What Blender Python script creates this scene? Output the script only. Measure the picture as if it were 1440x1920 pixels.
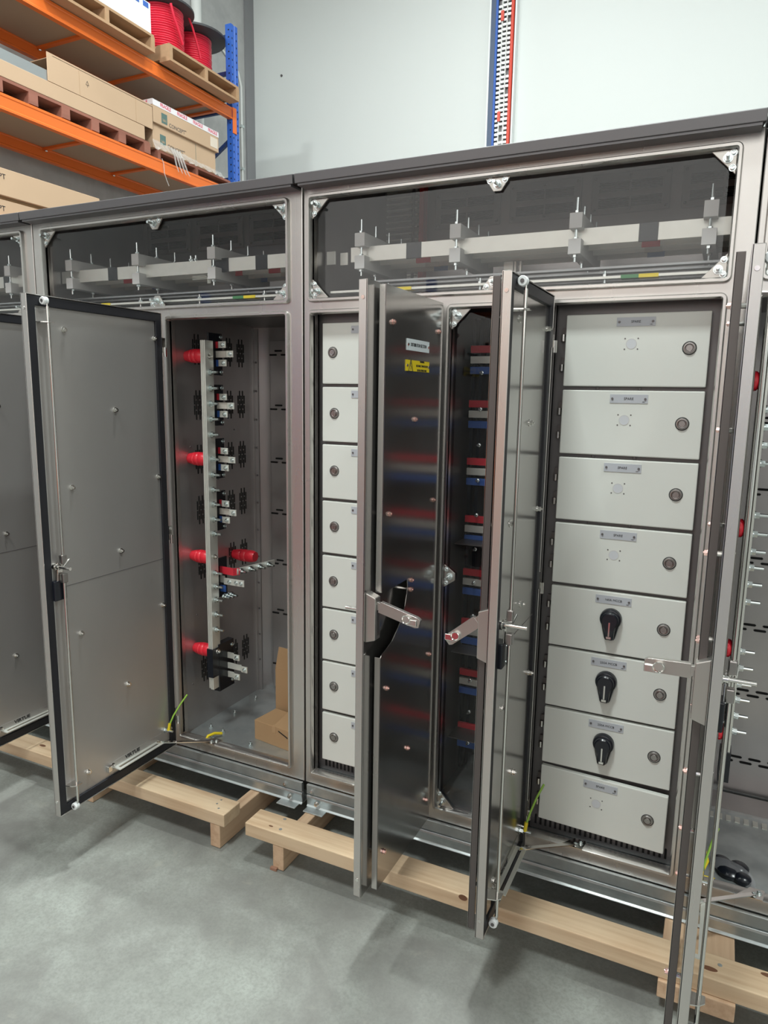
import bpy, math, random
import numpy as np
from mathutils import Vector, Matrix
random.seed(7)
for o in list(bpy.data.objects): bpy.data.objects.remove(o)
SC = bpy.context.scene; COL = SC.collection
# ------------------------------------------------------------------ camera
YAW, PIT, ROLL = 0.446101867, 0.167154006, 0.0157413458
CAM = np.array([1.35278353, -2.13861254, 1.5]); FPX = 1319.07389
_d = np.array([-math.sin(YAW)*math.cos(PIT), math.cos(YAW)*math.cos(PIT), -math.sin(PIT)])
_r = np.array([math.cos(YAW), math.sin(YAW), 0.0]); _u = np.cross(_r, _d)
_r, _u = _r*math.cos(ROLL)+_u*math.sin(ROLL), -_r*math.sin(ROLL)+_u*math.cos(ROLL)
cd = bpy.data.cameras.new('camera'); cam = bpy.data.objects.new('camera', cd); COL.objects.link(cam)
M = Matrix.Identity(4)
for i, v in enumerate((_r, _u, -_d)):
    for j in range(3): M[j][i] = float(v[j])
for j in range(3): M[j][3] = float(CAM[j])
cam.matrix_world = M
cd.sensor_fit = 'HORIZONTAL'; cd.sensor_width = 36; cd.lens = FPX*36/1440; cd.clip_end = 60; cd.clip_start = .02
SC.camera = cam
def ray(x, y): return _d+_r*(x-720)/FPX-_u*(y-960)/FPX
def onX(x, y, X): v = ray(x, y); return CAM+v*(X-CAM[0])/v[0]     # point of a pixel in a given plane of the room
def onY(x, y, Y): v = ray(x, y); return CAM+v*(Y-CAM[1])/v[1]
def onZ(x, y, Z): v = ray(x, y); return CAM+v*(Z-CAM[2])/v[2]
# ------------------------------------------------------------------ world, lights, exposure
W = bpy.data.worlds.new('world'); SC.world = W; W.use_nodes = True
W.node_tree.nodes['Background'].inputs[0].default_value = (.75, .8, .85, 1); W.node_tree.nodes['Background'].inputs[1].default_value = .3
SC.view_settings.view_transform = 'Standard'; SC.view_settings.look = 'None'
SC.view_settings.exposure = 0.0; SC.view_settings.gamma = 1; SC.view_settings.use_curve_mapping = False
def area(name, loc, rot, sx, sy, power, col=(1, 1, 1)):
    l = bpy.data.lights.new(name, 'AREA'); l.shape = 'RECTANGLE'; l.size = sx; l.size_y = sy; l.energy = power; l.color = col
    o = bpy.data.objects.new(name, l); COL.objects.link(o); o.location = loc; o.rotation_euler = rot; return o
COOL = (.93, 1.0, .98)
area('high_bay_light', (.3, .45, 7.6), (0, 0, 0), .5, .5, 330, COOL)
area('high_bay_light', (-3.6, -.6, 7.6), (0, 0, 0), .5, .5, 260, COOL)
area('high_bay_light', (4.4, -.9, 7.6), (0, 0, 0), .5, .5, 260, COOL)
area('high_bay_light', (0, -3.6, 7.6), (0, 0, 0), 1.2, 1.2, 380, COOL)
area('high_bay_light', (-1.2, 3.4, 7.6), (0, 0, 0), 1.5, 1.5, 120, COOL)
area('high_bay_light', (3.5, 3.4, 7.6), (0, 0, 0), 1.5, 1.5, 55, COOL)
area('front_fill_panel', (1.5, -8.7, 4.6), (math.radians(90), 0, 0), 13.5, 4.6, 300, (1, .98, .94))  # added wide fill panel for the steel fronts; no roller door stands there
# ------------------------------------------------------------------ materials
def mat(name, col, rough=.5, metal=0., noise=None, bump=None, spec=.5, alpha=None, coat=0, aniso=0):
    m = bpy.data.materials.new(name); m.use_nodes = True; n = m.node_tree.nodes; L = m.node_tree.links
    b = n['Principled BSDF']; b.inputs['Base Color'].default_value = (*col, 1); b.inputs['Roughness'].default_value = rough
    b.inputs['Metallic'].default_value = metal; b.inputs['Specular IOR Level'].default_value = spec; b.inputs['Coat Weight'].default_value = coat
    if aniso: b.inputs['Anisotropic'].default_value = aniso
    tc = n.new('ShaderNodeTexCoord')
    if noise:   # list of (scale xyz, amount, colour2, detail)
        prev = None
        for sc, amt, c2, det in noise:
            mp = n.new('ShaderNodeMapping'); mp.inputs['Scale'].default_value = sc; L.new(tc.outputs['Object'], mp.inputs[0])
            t = n.new('ShaderNodeTexNoise'); t.inputs['Scale'].default_value = 1; t.inputs['Detail'].default_value = det; L.new(mp.outputs[0], t.inputs[0])
            r = n.new('ShaderNodeMapRange'); r.inputs[1].default_value = .4; r.inputs[2].default_value = .66; r.inputs[3].default_value = 0; r.inputs[4].default_value = amt; L.new(t.outputs[0], r.inputs[0])
            x = n.new('ShaderNodeMix'); x.data_type = 'RGBA'; L.new(r.outputs[0], x.inputs[0])
            if prev: L.new(prev, x.inputs[6])
            else: x.inputs[6].default_value = (*col, 1)
            x.inputs[7].default_value = (*c2, 1); prev = x.outputs[2]
        L.new(prev, b.inputs['Base Color'])
        if metal > .5:
            r2 = n.new('ShaderNodeMapRange'); r2.inputs[3].default_value = rough*.8; r2.inputs[4].default_value = rough*1.3; L.new(t.outputs[0], r2.inputs[0]); L.new(r2.outputs[0], b.inputs['Roughness'])
    if bump:
        sc, st = bump
        mp = n.new('ShaderNodeMapping'); mp.inputs['Scale'].default_value = sc; L.new(tc.outputs['Object'], mp.inputs[0])
        t = n.new('ShaderNodeTexNoise'); t.inputs['Scale'].default_value = 1; t.inputs['Detail'].default_value = 4; L.new(mp.outputs[0], t.inputs[0])
        bp = n.new('ShaderNodeBump'); bp.inputs['Strength'].default_value = st; bp.inputs['Distance'].default_value = .002
        L.new(t.outputs[0], bp.inputs['Height']); L.new(bp.outputs[0], b.inputs['Normal'])
    return m
STEEL = mat('brushed_steel', (.60, .575, .55), .26, .90, [((4, 4, .7), .45, (.50, .475, .455), 3)], ((400, 400, 10), .03))
def brushed(m, an=.8, rot=.25):
    n = m.node_tree.nodes; L = m.node_tree.links; b = n['Principled BSDF']; b.inputs['Anisotropic'].default_value = an; b.inputs['Anisotropic Rotation'].default_value = rot
    t = n.new('ShaderNodeTangent'); t.direction_type = 'RADIAL'; t.axis = 'Z'; L.new(t.outputs[0], b.inputs['Tangent'])
brushed(STEEL)
CLIP = mat('clip_steel', (.50, .48, .45), .3, .85)
DOORST = mat('polished_door_steel', (.44, .425, .41), .17, .92, [((2, 2, 1), .4, (.38, .365, .355), 3)])
DOORMT = mat('satin_door_steel', (.54, .52, .505), .34, .74, [((3, 3, 2), .5, (.46, .445, .43), 4)])
EDGE = mat('shield_edge_steel', (.13, .115, .11), .45, .6)
INNER = mat('inner_steel', (.49, .465, .46), .33, .80, [((4, 4, 2.5), .45, (.36, .34, .335), 4)], ((300, 300, 10), .05))
GREYPL = mat('grey_plate', (.165, .155, .155), .42, .6)
GALV = mat('galvanised', (.6, .64, .64), .42, .85, [((14, 14, 14), .6, (.42, .46, .47), 5)])
ROOF = mat('roof_steel', (.155, .15, .155), .42, .6)
WHITE = mat('white_powdercoat', (.74, .755, .71), .45, 0, None, ((900, 900, 900), .12))
PLATE = mat('engraved_plate', (.50, .52, .56), .4, 0)
HOLEM = mat('pale_knockout', (.63, .65, .68), .35)
BLACK = mat('black_rubber', (.012, .012, .016), .5)
BLKPL = mat('black_plastic', (.01, .012, .018), .25)
DARK = mat('void_dark', (.008, .008, .008), .9)  # black painted on for the shade inside slots that are not cut open
RED = mat('red_insulator', (.75, .02, .04), .35, 0, None, None, .5, coat=.2)
REDSL = mat('red_sleeve', (.62, .03, .05), .4)
BLUSL = mat('blue_sleeve', (.05, .13, .42), .4)
WHTSL = mat('white_sleeve', (.62, .58, .52), .4)
TIN = mat('tinned_bar', (.80, .80, .74), .36, .5, [((30, 8, 30), .3, (.68, .68, .63), 3)])
ZINC = mat('zinc_bolt', (.72, .78, .78), .25, 1)
LOCKM = mat('lock_metal', (.36, .34, .33), .28, .95)
CHROME = mat('chrome', (.75, .73, .70), .14, 1)
COPPER = mat('copper_stud', (.82, .55, .50), .25, .95)
CLAMP = mat('grey_clamp', (.62, .61, .60), .5)
NYLON = mat('white_nylon', (.78, .80, .8), .4)
YEL = mat('yellow_plastic', (.82, .63, .02), .4)
GRN = mat('green_sleeve', (.05, .22, .08), .4)
EYG = mat('green_wire', (.28, .5, .06), .4)
INK = mat('ink', (.02, .02, .022), .6)
REDINK = mat('red_ink', (.68, .03, .10), .6)
TAPE = mat('white_tape', (.80, .76, .78), .4)
WOOD = mat('pine_timber', (.66, .49, .32), .7, 0, [((2.0, 45, 45), .75, (.50, .33, .20), 5), ((5, 9, 5), .35, (.74, .59, .41), 3)], ((6, 90, 90), .25))
WOODY = mat('pine_timber_cross', (.62, .43, .28), .7, 0, [((45, 2.0, 45), .75, (.47, .29, .18), 5)], ((90, 6, 90), .25))
KNOT = mat('knot', (.16, .07, .035), .8)
PALL = mat('pallet_wood', (.46, .28, .16), .8, 0, [((20, 2, 20), .6, (.38, .24, .13), 4)])
PALLR = mat('red_pallet_wood', (.33, .13, .09), .8, 0, [((20, 2, 20), .6, (.23, .09, .06), 4)])
CARD = mat('cardboard', (.56, .385, .255), .85, 0, [((2, 2, 2), .3, (.50, .345, .225), 2)])
CARDB = mat('cardboard_brown', (.40, .245, .125), .85, 0, [((6, 6, 6), .3, (.35, .21, .105), 2)])
CHIP = mat('chipboard', (.40, .30, .22), .85)
ORANGE = mat('orange_beam', (.80, .165, .022), .45)
BLUE = mat('blue_upright', (.03, .12, .50), .45)
BLUED = mat('blue_brace', (.02, .05, .17), .5)
REEL = mat('black_reel', (.045, .045, .05), .6)
REDCAB = mat('red_cable', (.72, .02, .055), .4)
PVC = mat('grey_conduit', (.72, .73, .71), .5)
WHTBOX = mat('white_box', (.78, .83, .85), .5)
BLUINK = mat('blue_print', (.05, .14, .5), .6)
FILM = mat('stretch_film', (.72, .70, .68), .25)
FILM.node_tree.nodes['Principled BSDF'].inputs['Alpha'].default_value = .38
BAG = mat('plastic_bag', (.45, .45, .47), .12); BAG.node_tree.nodes['Principled BSDF'].inputs['Alpha'].default_value = .28
GREYCH = mat('grey_channel', (.42, .44, .45), .4, .7)
TEAL = mat('green_print', (.10, .17, .155), .7)
SHADE = mat('rear_panel', (.27, .26, .26), .5, .4)
TRAYB = mat('blue_edge', (.06, .09, .16), .4)
TRAYR = mat('red_edge', (.68, .07, .04), .4)
CONC = mat('concrete_wall', (.47, .47, .465), .8, 0, [((1.2, 1.2, 1.2), .8, (.36, .36, .365), 6), ((9, 9, 9), .35, (.55, .55, .54), 5)], ((30, 30, 30), .3))
WALLW = mat('white_panel_wall', (.70, .725, .71), .6, 0, None, ((60, 60, 60), .05))
CEIL = mat('ceiling', (.5, .52, .52), .8)
def floor_mat():
    m = mat('concrete_floor', (.285, .30, .275), .55); n = m.node_tree.nodes; L = m.node_tree.links; b = n['Principled BSDF']
    tc = n.new('ShaderNodeTexCoord'); prev = None
    for sc, lo, hi, amt, c in ((1.1, .40, .60, .75, (.18, .18, .165)), (5.5, .44, .66, .42, (.345, .365, .335)), (2.2, .46, .64, .9, (.15, .145, .135)), (20, .46, .66, .42, (.20, .205, .185)), (110, .42, .64, .45, (.15, .15, .14)), (10, .62, .74, .3, (.36, .35, .29))):
        t = n.new('ShaderNodeTexNoise'); t.inputs['Scale'].default_value = sc; t.inputs['Detail'].default_value = 8; t.inputs['Roughness'].default_value = .62; t.inputs['Distortion'].default_value = .4
        mp = n.new('ShaderNodeMapping'); mp.inputs['Location'].default_value = (sc*3.1, sc*1.7, 0); L.new(tc.outputs['Object'], mp.inputs[0]); L.new(mp.outputs[0], t.inputs[0])
        r = n.new('ShaderNodeMapRange'); r.inputs[1].default_value = lo; r.inputs[2].default_value = hi; r.inputs[4].default_value = amt; L.new(t.outputs[0], r.inputs[0])
        x = n.new('ShaderNodeMix'); x.data_type = 'RGBA'; L.new(r.outputs[0], x.inputs[0]); x.inputs[7].default_value = (*c, 1)
        if prev: L.new(prev, x.inputs[6])
        else: x.inputs[6].default_value = (.27, .285, .258, 1)
        prev = x.outputs[2]
    L.new(prev, b.inputs['Base Color'])
    bp = n.new('ShaderNodeBump'); bp.inputs['Strength'].default_value = .2; bp.inputs['Distance'].default_value = .002; L.new(t.outputs[0], bp.inputs['Height']); L.new(bp.outputs[0], b.inputs['Normal'])
    return m
FLOOR = floor_mat()
def glass_mat():
    m = bpy.data.materials.new('tinted_glass'); m.use_nodes = True; n = m.node_tree.nodes; L = m.node_tree.links; n.remove(n['Principled BSDF'])
    t = n.new('ShaderNodeBsdfTransparent'); t.inputs[0].default_value = (.93, .93, .93, 1)
    g = n.new('ShaderNodeBsdfGlossy'); g.inputs['Roughness'].default_value = .02; g.inputs['Color'].default_value = (1, 1, 1, 1)
    f = n.new('ShaderNodeFresnel'); f.inputs[0].default_value = 1.5
    ge = n.new('ShaderNodeNewGeometry'); mm = n.new('ShaderNodeMath'); mm.operation = 'SUBTRACT'; mm.inputs[0].default_value = 1; L.new(ge.outputs['Backfacing'], mm.inputs[1]); mu = n.new('ShaderNodeMath'); mu.operation = 'MULTIPLY'; L.new(mm.outputs[0], mu.inputs[0]); L.new(f.outputs[0], mu.inputs[1])
    x = n.new('ShaderNodeMixShader'); L.new(mu.outputs[0], x.inputs[0]); L.new(t.outputs[0], x.inputs[1]); L.new(g.outputs[0], x.inputs[2])
    L.new(x.outputs[0], n['Material Output'].inputs[0]); return m
GLASS = glass_mat()
# ------------------------------------------------------------------ geometry helpers
class G:
    def __init__(s, tf=None): s.v = []; s.f = []; s.tf = tf
    def add(s, vs, fs):
        b = len(s.v); s.v += [tuple(map(float, v)) for v in vs]; s.f += [tuple(i+b for i in f) for f in fs]; return s
    def box(s, x0, x1, y0, y1, z0, z1):
        x0, x1 = sorted((x0, x1)); y0, y1 = sorted((y0, y1)); z0, z1 = sorted((z0, z1))
        return s.add([(x0,y0,z0),(x1,y0,z0),(x1,y1,z0),(x0,y1,z0),(x0,y0,z1),(x1,y0,z1),(x1,y1,z1),(x0,y1,z1)],
                     [(0,3,2,1),(4,5,6,7),(0,1,5,4),(1,2,6,5),(2,3,7,6),(3,0,4,7)])
    def prism(s, pts, axis, a, b):   # pts in the two other axes (order x,y,z without axis)
        def P(p, t):
            q = list(p); q.insert(axis, t); return q
        n = len(pts); vs = [P(p, a) for p in pts]+[P(p, b) for p in pts]
        return s.add(vs, [tuple(range(n)), tuple(range(2*n-1, n-1, -1))]+[(i, i+n, (i+1) % n+n, (i+1) % n) for i in range(n)])
    def loft(s, secs, closed=True, cap=True):
        n = len(secs[0]); vs = [p for q in secs for p in q]; fs = []
        for k in range(len(secs)-1):
            for i in range(n if closed else n-1):
                j = (i+1) % n; fs.append((k*n+i, k*n+j, (k+1)*n+j, (k+1)*n+i))
        if cap: fs += [tuple(range(n))[::-1], tuple(range((len(secs)-1)*n, len(secs)*n))]
        return s.add(vs, fs)
    def tube(s, path, r, n=8, cap=True):
        P = [Vector(p) for p in path]; secs = []; up = None
        for i, p in enumerate(P):
            t = (P[min(i+1, len(P)-1)]-P[max(i-1, 0)]).normalized()
            if up is None: up = Vector((0, 0, 1)) if abs(t.z) < .9 else Vector((0, 1, 0))
            a = t.cross(up).normalized(); b = a.cross(t).normalized(); up = b
            rr = r[i] if isinstance(r, (list, tuple)) else r
            secs.append([p+a*rr*math.cos(2*math.pi*k/n)+b*rr*math.sin(2*math.pi*k/n) for k in range(n)])
        return s.loft(secs, True, cap)
    def cyl(s, p0, p1, r, n=12): return s.tube([p0, p1], r, n)
    def lathe(s, p0, p1, prof, n=20):  # prof: (t along p0->p1 in metres, radius)
        d = (Vector(p1)-Vector(p0)).normalized(); return s.tube_s([Vector(p0)+d*t for t, _ in prof], [q for _, q in prof], d, n)
    def tube_s(s, P, R, d, n):
        up = Vector((0, 0, 1)) if abs(d.z) < .9 else Vector((0, 1, 0)); a = d.cross(up).normalized(); b = a.cross(d)
        return s.loft([[p+a*r*math.cos(2*math.pi*k/n)+b*r*math.sin(2*math.pi*k/n) for k in range(n)] for p, r in zip(P, R)])
    def sheet_holes(s, axis, a, b, rect, holes):   # flat plate (thickness a..b on axis) with rectangular holes
        us = sorted({rect[0], rect[1], *[h[0] for h in holes], *[h[1] for h in holes]}); ws = sorted({rect[2], rect[3], *[h[2] for h in holes], *[h[3] for h in holes]})
        us = [u for u in us if rect[0] <= u <= rect[1]]; ws = [w for w in ws if rect[2] <= w <= rect[3]]
        solid = {}
        for i in range(len(us)-1):
            for j in range(len(ws)-1):
                cu, cw = (us[i]+us[i+1])/2, (ws[j]+ws[j+1])/2
                solid[i, j] = not any(h[0] < cu < h[1] and h[2] < cw < h[3] for h in holes)
        def P(u, w, t): q = [u, w]; q.insert(axis, t); return q
        vi = {}; vs = []; fs = []
        def V(i, j, t):
            if (i, j, t) not in vi: vi[i, j, t] = len(vs); vs.append(P(us[i], ws[j], (a, b)[t]))
            return vi[i, j, t]
        for (i, j), ok in solid.items():
            if not ok: continue
            fs.append((V(i,j,0), V(i+1,j,0), V(i+1,j+1,0), V(i,j+1,0))); fs.append((V(i,j,1), V(i,j+1,1), V(i+1,j+1,1), V(i+1,j,1)))
            for di, dj, e in ((-1,0,((0,0),(0,1))),(1,0,((1,1),(1,0))),(0,-1,((1,0),(0,0))),(0,1,((0,1),(1,1)))):
                if not solid.get((i+di, j+dj), False):
                    (p, q), (r_, t_) = e; fs.append((V(i+p,j+q,0), V(i+r_,j+t_,0), V(i+r_,j+t_,1), V(i+p,j+q,1)))
        return s.add(vs, fs)
    def ring(s, axis, a, b, rect, w, r=.012, n=4):   # rounded rectangular rim around rect (outer), width w inwards
        def loop(x0, x1, z0, z1, r):
            o = []
            for cx, cz, st in ((x1-r, z1-r, 0), (x0+r, z1-r, 90), (x0+r, z0+r, 180), (x1-r, z0+r, 270)):
                for k in range(n+1):
                    t = math.radians(st+90*k/n); o.append((cx+r*math.cos(t), cz+r*math.sin(t)))
            return o
        x0, x1, z0, z1 = rect; O = loop(x0, x1, z0, z1, r); I = loop(x0+w, x1-w, z0+w, z1-w, max(r-w, .002))
        def P(p, t): q = [p[0], p[1]]; q.insert(axis, t); return q
        m = len(O); e = w*.25 ; Of = loop(x0+e, x1-e, z0+e, z1-e, max(r-e, .003)); If = loop(x0+w-e, x1-w+e, z0+w-e, z1-w+e, max(r-w+e, .003)); h = (b-a)*.2
        L_ = [[P(p, b) for p in O], [P(p, a+h) for p in O], [P(p, a) for p in Of], [P(p, a) for p in If], [P(p, a+h) for p in I], [P(p, b) for p in I]]
        vs = [p for l in L_ for p in l]; fs = []
        for k in range(6):
            k2 = (k+1) % 6
            for i in range(m): j = (i+1) % m; fs.append((k*m+i, k*m+j, k2*m+j, k2*m+i))
        return s.add(vs, fs)
def link(o, parent=None):
    COL.objects.link(o)
    if parent is not None:
        o.parent = parent; o.matrix_parent_inverse = parent['_inv_'] if False else INV[parent.name]
    return o
INV = {}
def obj(name, g, m, parent=None, smooth=None, bev=0, stuff=False, label=None):
    vs = g.v if g.tf is None else [g.tf(v) for v in g.v]
    me = bpy.data.meshes.new(name); me.from_pydata(vs, [], g.f); me.update()
    import bmesh
    bm = bmesh.new(); bm.from_mesh(me); bmesh.ops.recalc_face_normals(bm, faces=bm.faces); bm.to_mesh(me); bm.free()
    o = bpy.data.objects.new(name, me); me.materials.append(m)
    if smooth is not None:
        for p in me.polygons: p.use_smooth = True
        try: me.set_sharp_from_angle(angle=math.radians(smooth))
        except Exception: pass
    if bev:
        b = o.modifiers.new('bevel', 'BEVEL'); b.width = bev; b.segments = 2; b.limit_method = 'ANGLE'; b.angle_limit = math.radians(40)
    INV[o.name] = Matrix.Identity(4)
    link(o, parent)
    if stuff: o['kind'] = 'stuff'
    if label: o['label'] = label
    return o
def put(name, me, parent, loc, rot=None, label=None):    # another object that shares mesh data
    o = bpy.data.objects.new(name, me); link(o, parent); o.location = loc
    if rot: o.rotation_euler = rot
    if label: o['label'] = label
    return o
def thing(name, label, cat, loc=(0, 0, 0), group=None):
    o = bpy.data.objects.new(name, None); o.empty_display_size = .1; COL.objects.link(o); o.location = loc
    o['label'] = label; o['category'] = cat
    if group: o['group'] = group
    INV[o.name] = Matrix.Translation(-Vector(loc)); return o
def tag(o, label, cat, group=None):
    o['label'] = label; o['category'] = cat
    if group: o['group'] = group
    return o
def struct(name, g, m, **k):
    o = obj(name, g, m, **k); o['kind'] = 'structure'; return o
_tc = {}
def text(name, s, size, loc, axes, m, parent, squash=1., bold=0., align='CENTER'):   # axes: 'front' faces -Y, 'right' faces +X
    key = (s, size, squash, bold, align, m.name)
    if key not in _tc:
        c = bpy.data.curves.new(name, 'FONT'); c.body = s; c.size = size; c.align_x = align; c.align_y = 'CENTER'; c.extrude = .0003; c.offset = bold; c.resolution_u = 2
        t = bpy.data.objects.new('t', c); COL.objects.link(t); dg = bpy.context.evaluated_depsgraph_get()
        me = bpy.data.meshes.new_from_object(t.evaluated_get(dg)); bpy.data.objects.remove(t); bpy.data.curves.remove(c)
        for v in me.vertices: v.co.x *= squash
        me.materials.clear(); me.materials.append(m); _tc[key] = me
    rot = {'front': (math.pi/2, 0, 0), 'right': (math.pi/2, 0, math.pi/2)}[axes] if isinstance(axes, str) else axes
    o = put(name, _tc[key], parent, loc, rot); return o
def mesh_only(name, g, m, smooth=40):
    o = obj(name, g, m, smooth=smooth); me = o.data; bpy.data.objects.remove(o); return me
# shared small hardware, axis along +X from the origin (base on a surface)
X1 = (1, 0, 0)
def hexnut(g, a, b, r, p=(0, 0, 0)): return g.tube_s([Vector((a+p[0], p[1], p[2])), Vector((b+p[0], p[1], p[2]))], [r, r], Vector((1, 0, 0)), 6)
ME_BOLT = mesh_only('bolt', hexnut(G().lathe((0,0,0), X1, [(0, .0125), (.003, .0125)], 14), .003, .013, .010).cyl((.013,0,0), (.038,0,0), .005, 8), ZINC)
ME_STUD = mesh_only('stud', hexnut(G().lathe((0,0,0), X1, [(0, .010), (.002, .010)], 14), .002, .010, .0075).cyl((.010,0,0), (.014,0,0), .0035, 8), CHROME)
ME_CSTUD = mesh_only('copper_stud', hexnut(G().lathe((0,0,0), X1, [(0, .0085), (.0015, .0085)], 14), .0015, .0075, .0068).cyl((.007,0,0), (.0095,0,0), .003, 8), COPPER)
ME_CAPB = mesh_only('tail_bolt', G().lathe((0,0,0), X1, [(0, .009), (.0015, .009), (.0016, .0062), (.006, .0062), (.0065, .005), (.0065, .003), (.004, .003)], 14), ZINC)
FX = (0, 0, -math.pi/2)      # rotates +X to -Y
BX = (0, 0, math.pi)         # +X to -X
ZF = -.185
# ------------------------------------------------------------------ room
g = G().box(-9, 9, -10, 8, ZF-.1, ZF); struct('floor', g, FLOOR)
YB, XL = 6.75, -5.05
struct('wall_back', G().box(XL-.3, 9, YB, YB+.2, ZF, 8.2), WALLW)
struct('wall_left', G().box(XL-.2, XL, -10, YB, ZF, 8.2), CONC)
struct('wall_right', G().box(8.8, 9, -10, YB, ZF, 8.2), WALLW)
struct('wall_front', G().box(XL, 8.8, -9.2, -9, ZF, 8.2), CONC)
struct('ceiling', G().box(-9, 9, -10, 8, 8.2, 8.3), CEIL)
# steel angle trim where the concrete wall meets the white one, and a strap beside it
yq = float(onX(461, 150, XL+.02)[1]); ys = float(onX(452, 150, XL+.02)[1])
struct('trim_1', G().box(XL, XL+.025, yq, YB, ZF, 8.2), mat('wall_trim', (.25, .25, .26), .6))
tr = thing('earth_strap', 'thin grey strap clipped down the concrete wall near the wall corner', 'strap', (XL+.02, ys, ZF))
obj('strap', G().tube([(XL+.02, ys, ZF), (XL+.02, ys, 5.62), (XL+.02, ys-.06, 5.78), (XL+.02, ys-.5, 5.98)], .015, 6), PVC, tr, smooth=40)
for z in (4.0, 4.55, 5.1): obj('clip', G().box(XL+.001, XL+.04, ys-.03, ys+.03, z, z+.03), ZINC, tr)
# ------------------------------------------------------------------ switchboards
Z_OT, Z_OB, Z_WB, Z_WT = 1.7674, .0586, 1.8166, 2.1426
DEPTH = .64
SLOTROWS_B = (1.684, 1.437, 1.19, .945, .70, .452, .19)
def slot_v(g, x, y, z, h=.034, w=.0045, d=.002):
    g.box(x, x+d, y-w/2, y+w/2, z-h/2, z+h/2)
def cabinet(name, x0, x1, label, openings, window, seams=True):
    """steel box: frame, skins, roof, plinth, glazed bus chamber"""
    t = thing(name, label, 'switchboard', (x0, 0, ZF+.095))
    holes = [(*window, Z_WB, Z_WT)]+[(a, b, Z_OB, Z_OT) for a, b in openings]
    obj('front_frame', G().sheet_holes(1, .014, .044, (x0, x1, .006, 2.185), holes), STEEL, t, bev=.003)
    for h in holes:
        obj('rolled_lip', G().ring(1, 0, .03, (h[0]-.012, h[1]+.012, h[2]-.012, h[3]+.012), .014, .018), STEEL, t, smooth=50)
        w = G()   # inner return of the opening
        w.box(h[0]-.001, h[0]+.002, .02, .05, h[2], h[3]).box(h[1]-.002, h[1]+.001, .02, .05, h[2], h[3]); obj('opening_return', w, STEEL, t)
    # skins
    zr0, zr1 = 2.185, 2.38
    obj('side_wall', G().prism([(.044, .03), (DEPTH, .03), (DEPTH, zr1), (.044, zr0)], 0, x0+.002, x0+.006), INNER, t)
    obj('side_wall', G().prism([(.044, .03), (DEPTH, .03), (DEPTH, zr1), (.044, zr0)], 0, x1-.006, x1-.002), INNER, t)
    obj('cabinet_floor', G().box(x0+.006, x1-.006, .044, DEPTH, .03, .042), GALV, t)
    obj('back_wall', G().box(x0, x1, DEPTH, DEPTH+.004, .03, zr1), SHADE if False else INNER, t)
    obj('shelf_plate', G().box(x0+.006, x1-.006, .044, DEPTH, 1.79, 1.796), GREYPL, t)
    g = G(); ya, za, yb, zb = -.045, 2.178, DEPTH+.05, 2.395
    g.prism([(ya, za), (ya-.004, za+.030), (yb, zb+.02), (yb, zb)], 0, x0+.001, x1-.001)
    obj('roof_canopy', g, ROOF, t, bev=.002)
    g = G().box(x0+.01, x1-.01, ya+.004, .014, 2.172, 2.179); obj('roof_underside_lip', g, ROOF, t)
    # galvanised plinth: folded channel with a crease and foot plates
    pr = [(.012, .004), (.0, .004), (.002, -.034), (.010, -.036), (.010, -.038), (.002, -.040), (.0, -.048), (.004, -.066), (.005, -.080), (-.001, -.086), (-.001, -.088), (.09, -.088), (.09, -.082), (.012, -.082), (.018, -.05)]
    obj('plinth', G().prism([(a, b) for a, b in pr], 0, x0+.012, x1-.004), GALV, t, bev=.001)
    obj('plinth', G().prism([(DEPTH-a, b) for a, b in pr], 0, x0+.012, x1-.004), GALV, t)
    for xx in ((x0+.016,) if x0 < .5 and x0 > 0 else (x1-.10,) if abs(x1+.002) < .001 else ()):
        obj('foot_plate', G().box(xx, xx+.085, -.035, .05, -.0905, -.086), GALV, t, bev=.002)
        for bx, bz in ((xx+.02, -.02), (xx+.045, -.062)): put('bolt', ME_STUD, t, (bx, .004 if bz > -.05 else -.004, bz), FX)
    # rear vent panels seen through the bus window
    return t
def window(t, a, b, clips, z0=Z_WB, z1=Z_WT):
    gl = obj('glass_pane', G().box(a+.018, b-.018, .030, .034, z0+.004, z1-.014), GLASS, t)
    for cx, cz, kind in clips:
        s = .062; y0, y1 = .018, .024
        tri = {'tl': [(cx, cz), (cx+s, cz), (cx, cz-s)], 'tr': [(cx, cz), (cx-s, cz), (cx, cz-s)], 'bl': [(cx, cz), (cx+s, cz), (cx, cz+s)], 'br': [(cx, cz), (cx-s, cz), (cx, cz+s)],
               't': [(cx-s*.62, cz), (cx+s*.62, cz), (cx+.012, cz-.038), (cx-.012, cz-.038)], 'b': [(cx-s*.62, cz), (cx+s*.62, cz), (cx+.012, cz+.038), (cx-.012, cz+.038)],
               'l': [(cx, cz-s*.62), (cx, cz+s*.62), (cx+.038, cz+.012), (cx+.038, cz-.012)]}[kind]
        obj('glass_clip', G().prism(tri, 1, y0, y1), CLIP, gl, bev=.001)
        mx = sum(p[0] for p in tri)/len(tri); mz = sum(p[1] for p in tri)/len(tri)
        put('clip_bolt', ME_BOLT, gl, (mx, y0, mz), FX)
        for p in tri[:3:2] if kind in ('tl', 'tr', 'bl', 'br') else tri[:2]:
            put('clip_screw', ME_CAPB, gl, (mx+(p[0]-mx)*.6, y0, mz+(p[1]-mz)*.6), FX)
    return gl
def corner_clips(a, b, mid=None, z0=Z_WB, z1=Z_WT):
    c = [(a+.003, z1-.003, 'tl'), (b-.003, z1-.003, 'tr'), (a+.003, z0+.003, 'bl'), (b-.003, z0+.003, 'br')]
    if mid is not None: c += [(mid, z1-.003, 't'), (mid, z0+.003, 'b')]
    return c
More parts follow.
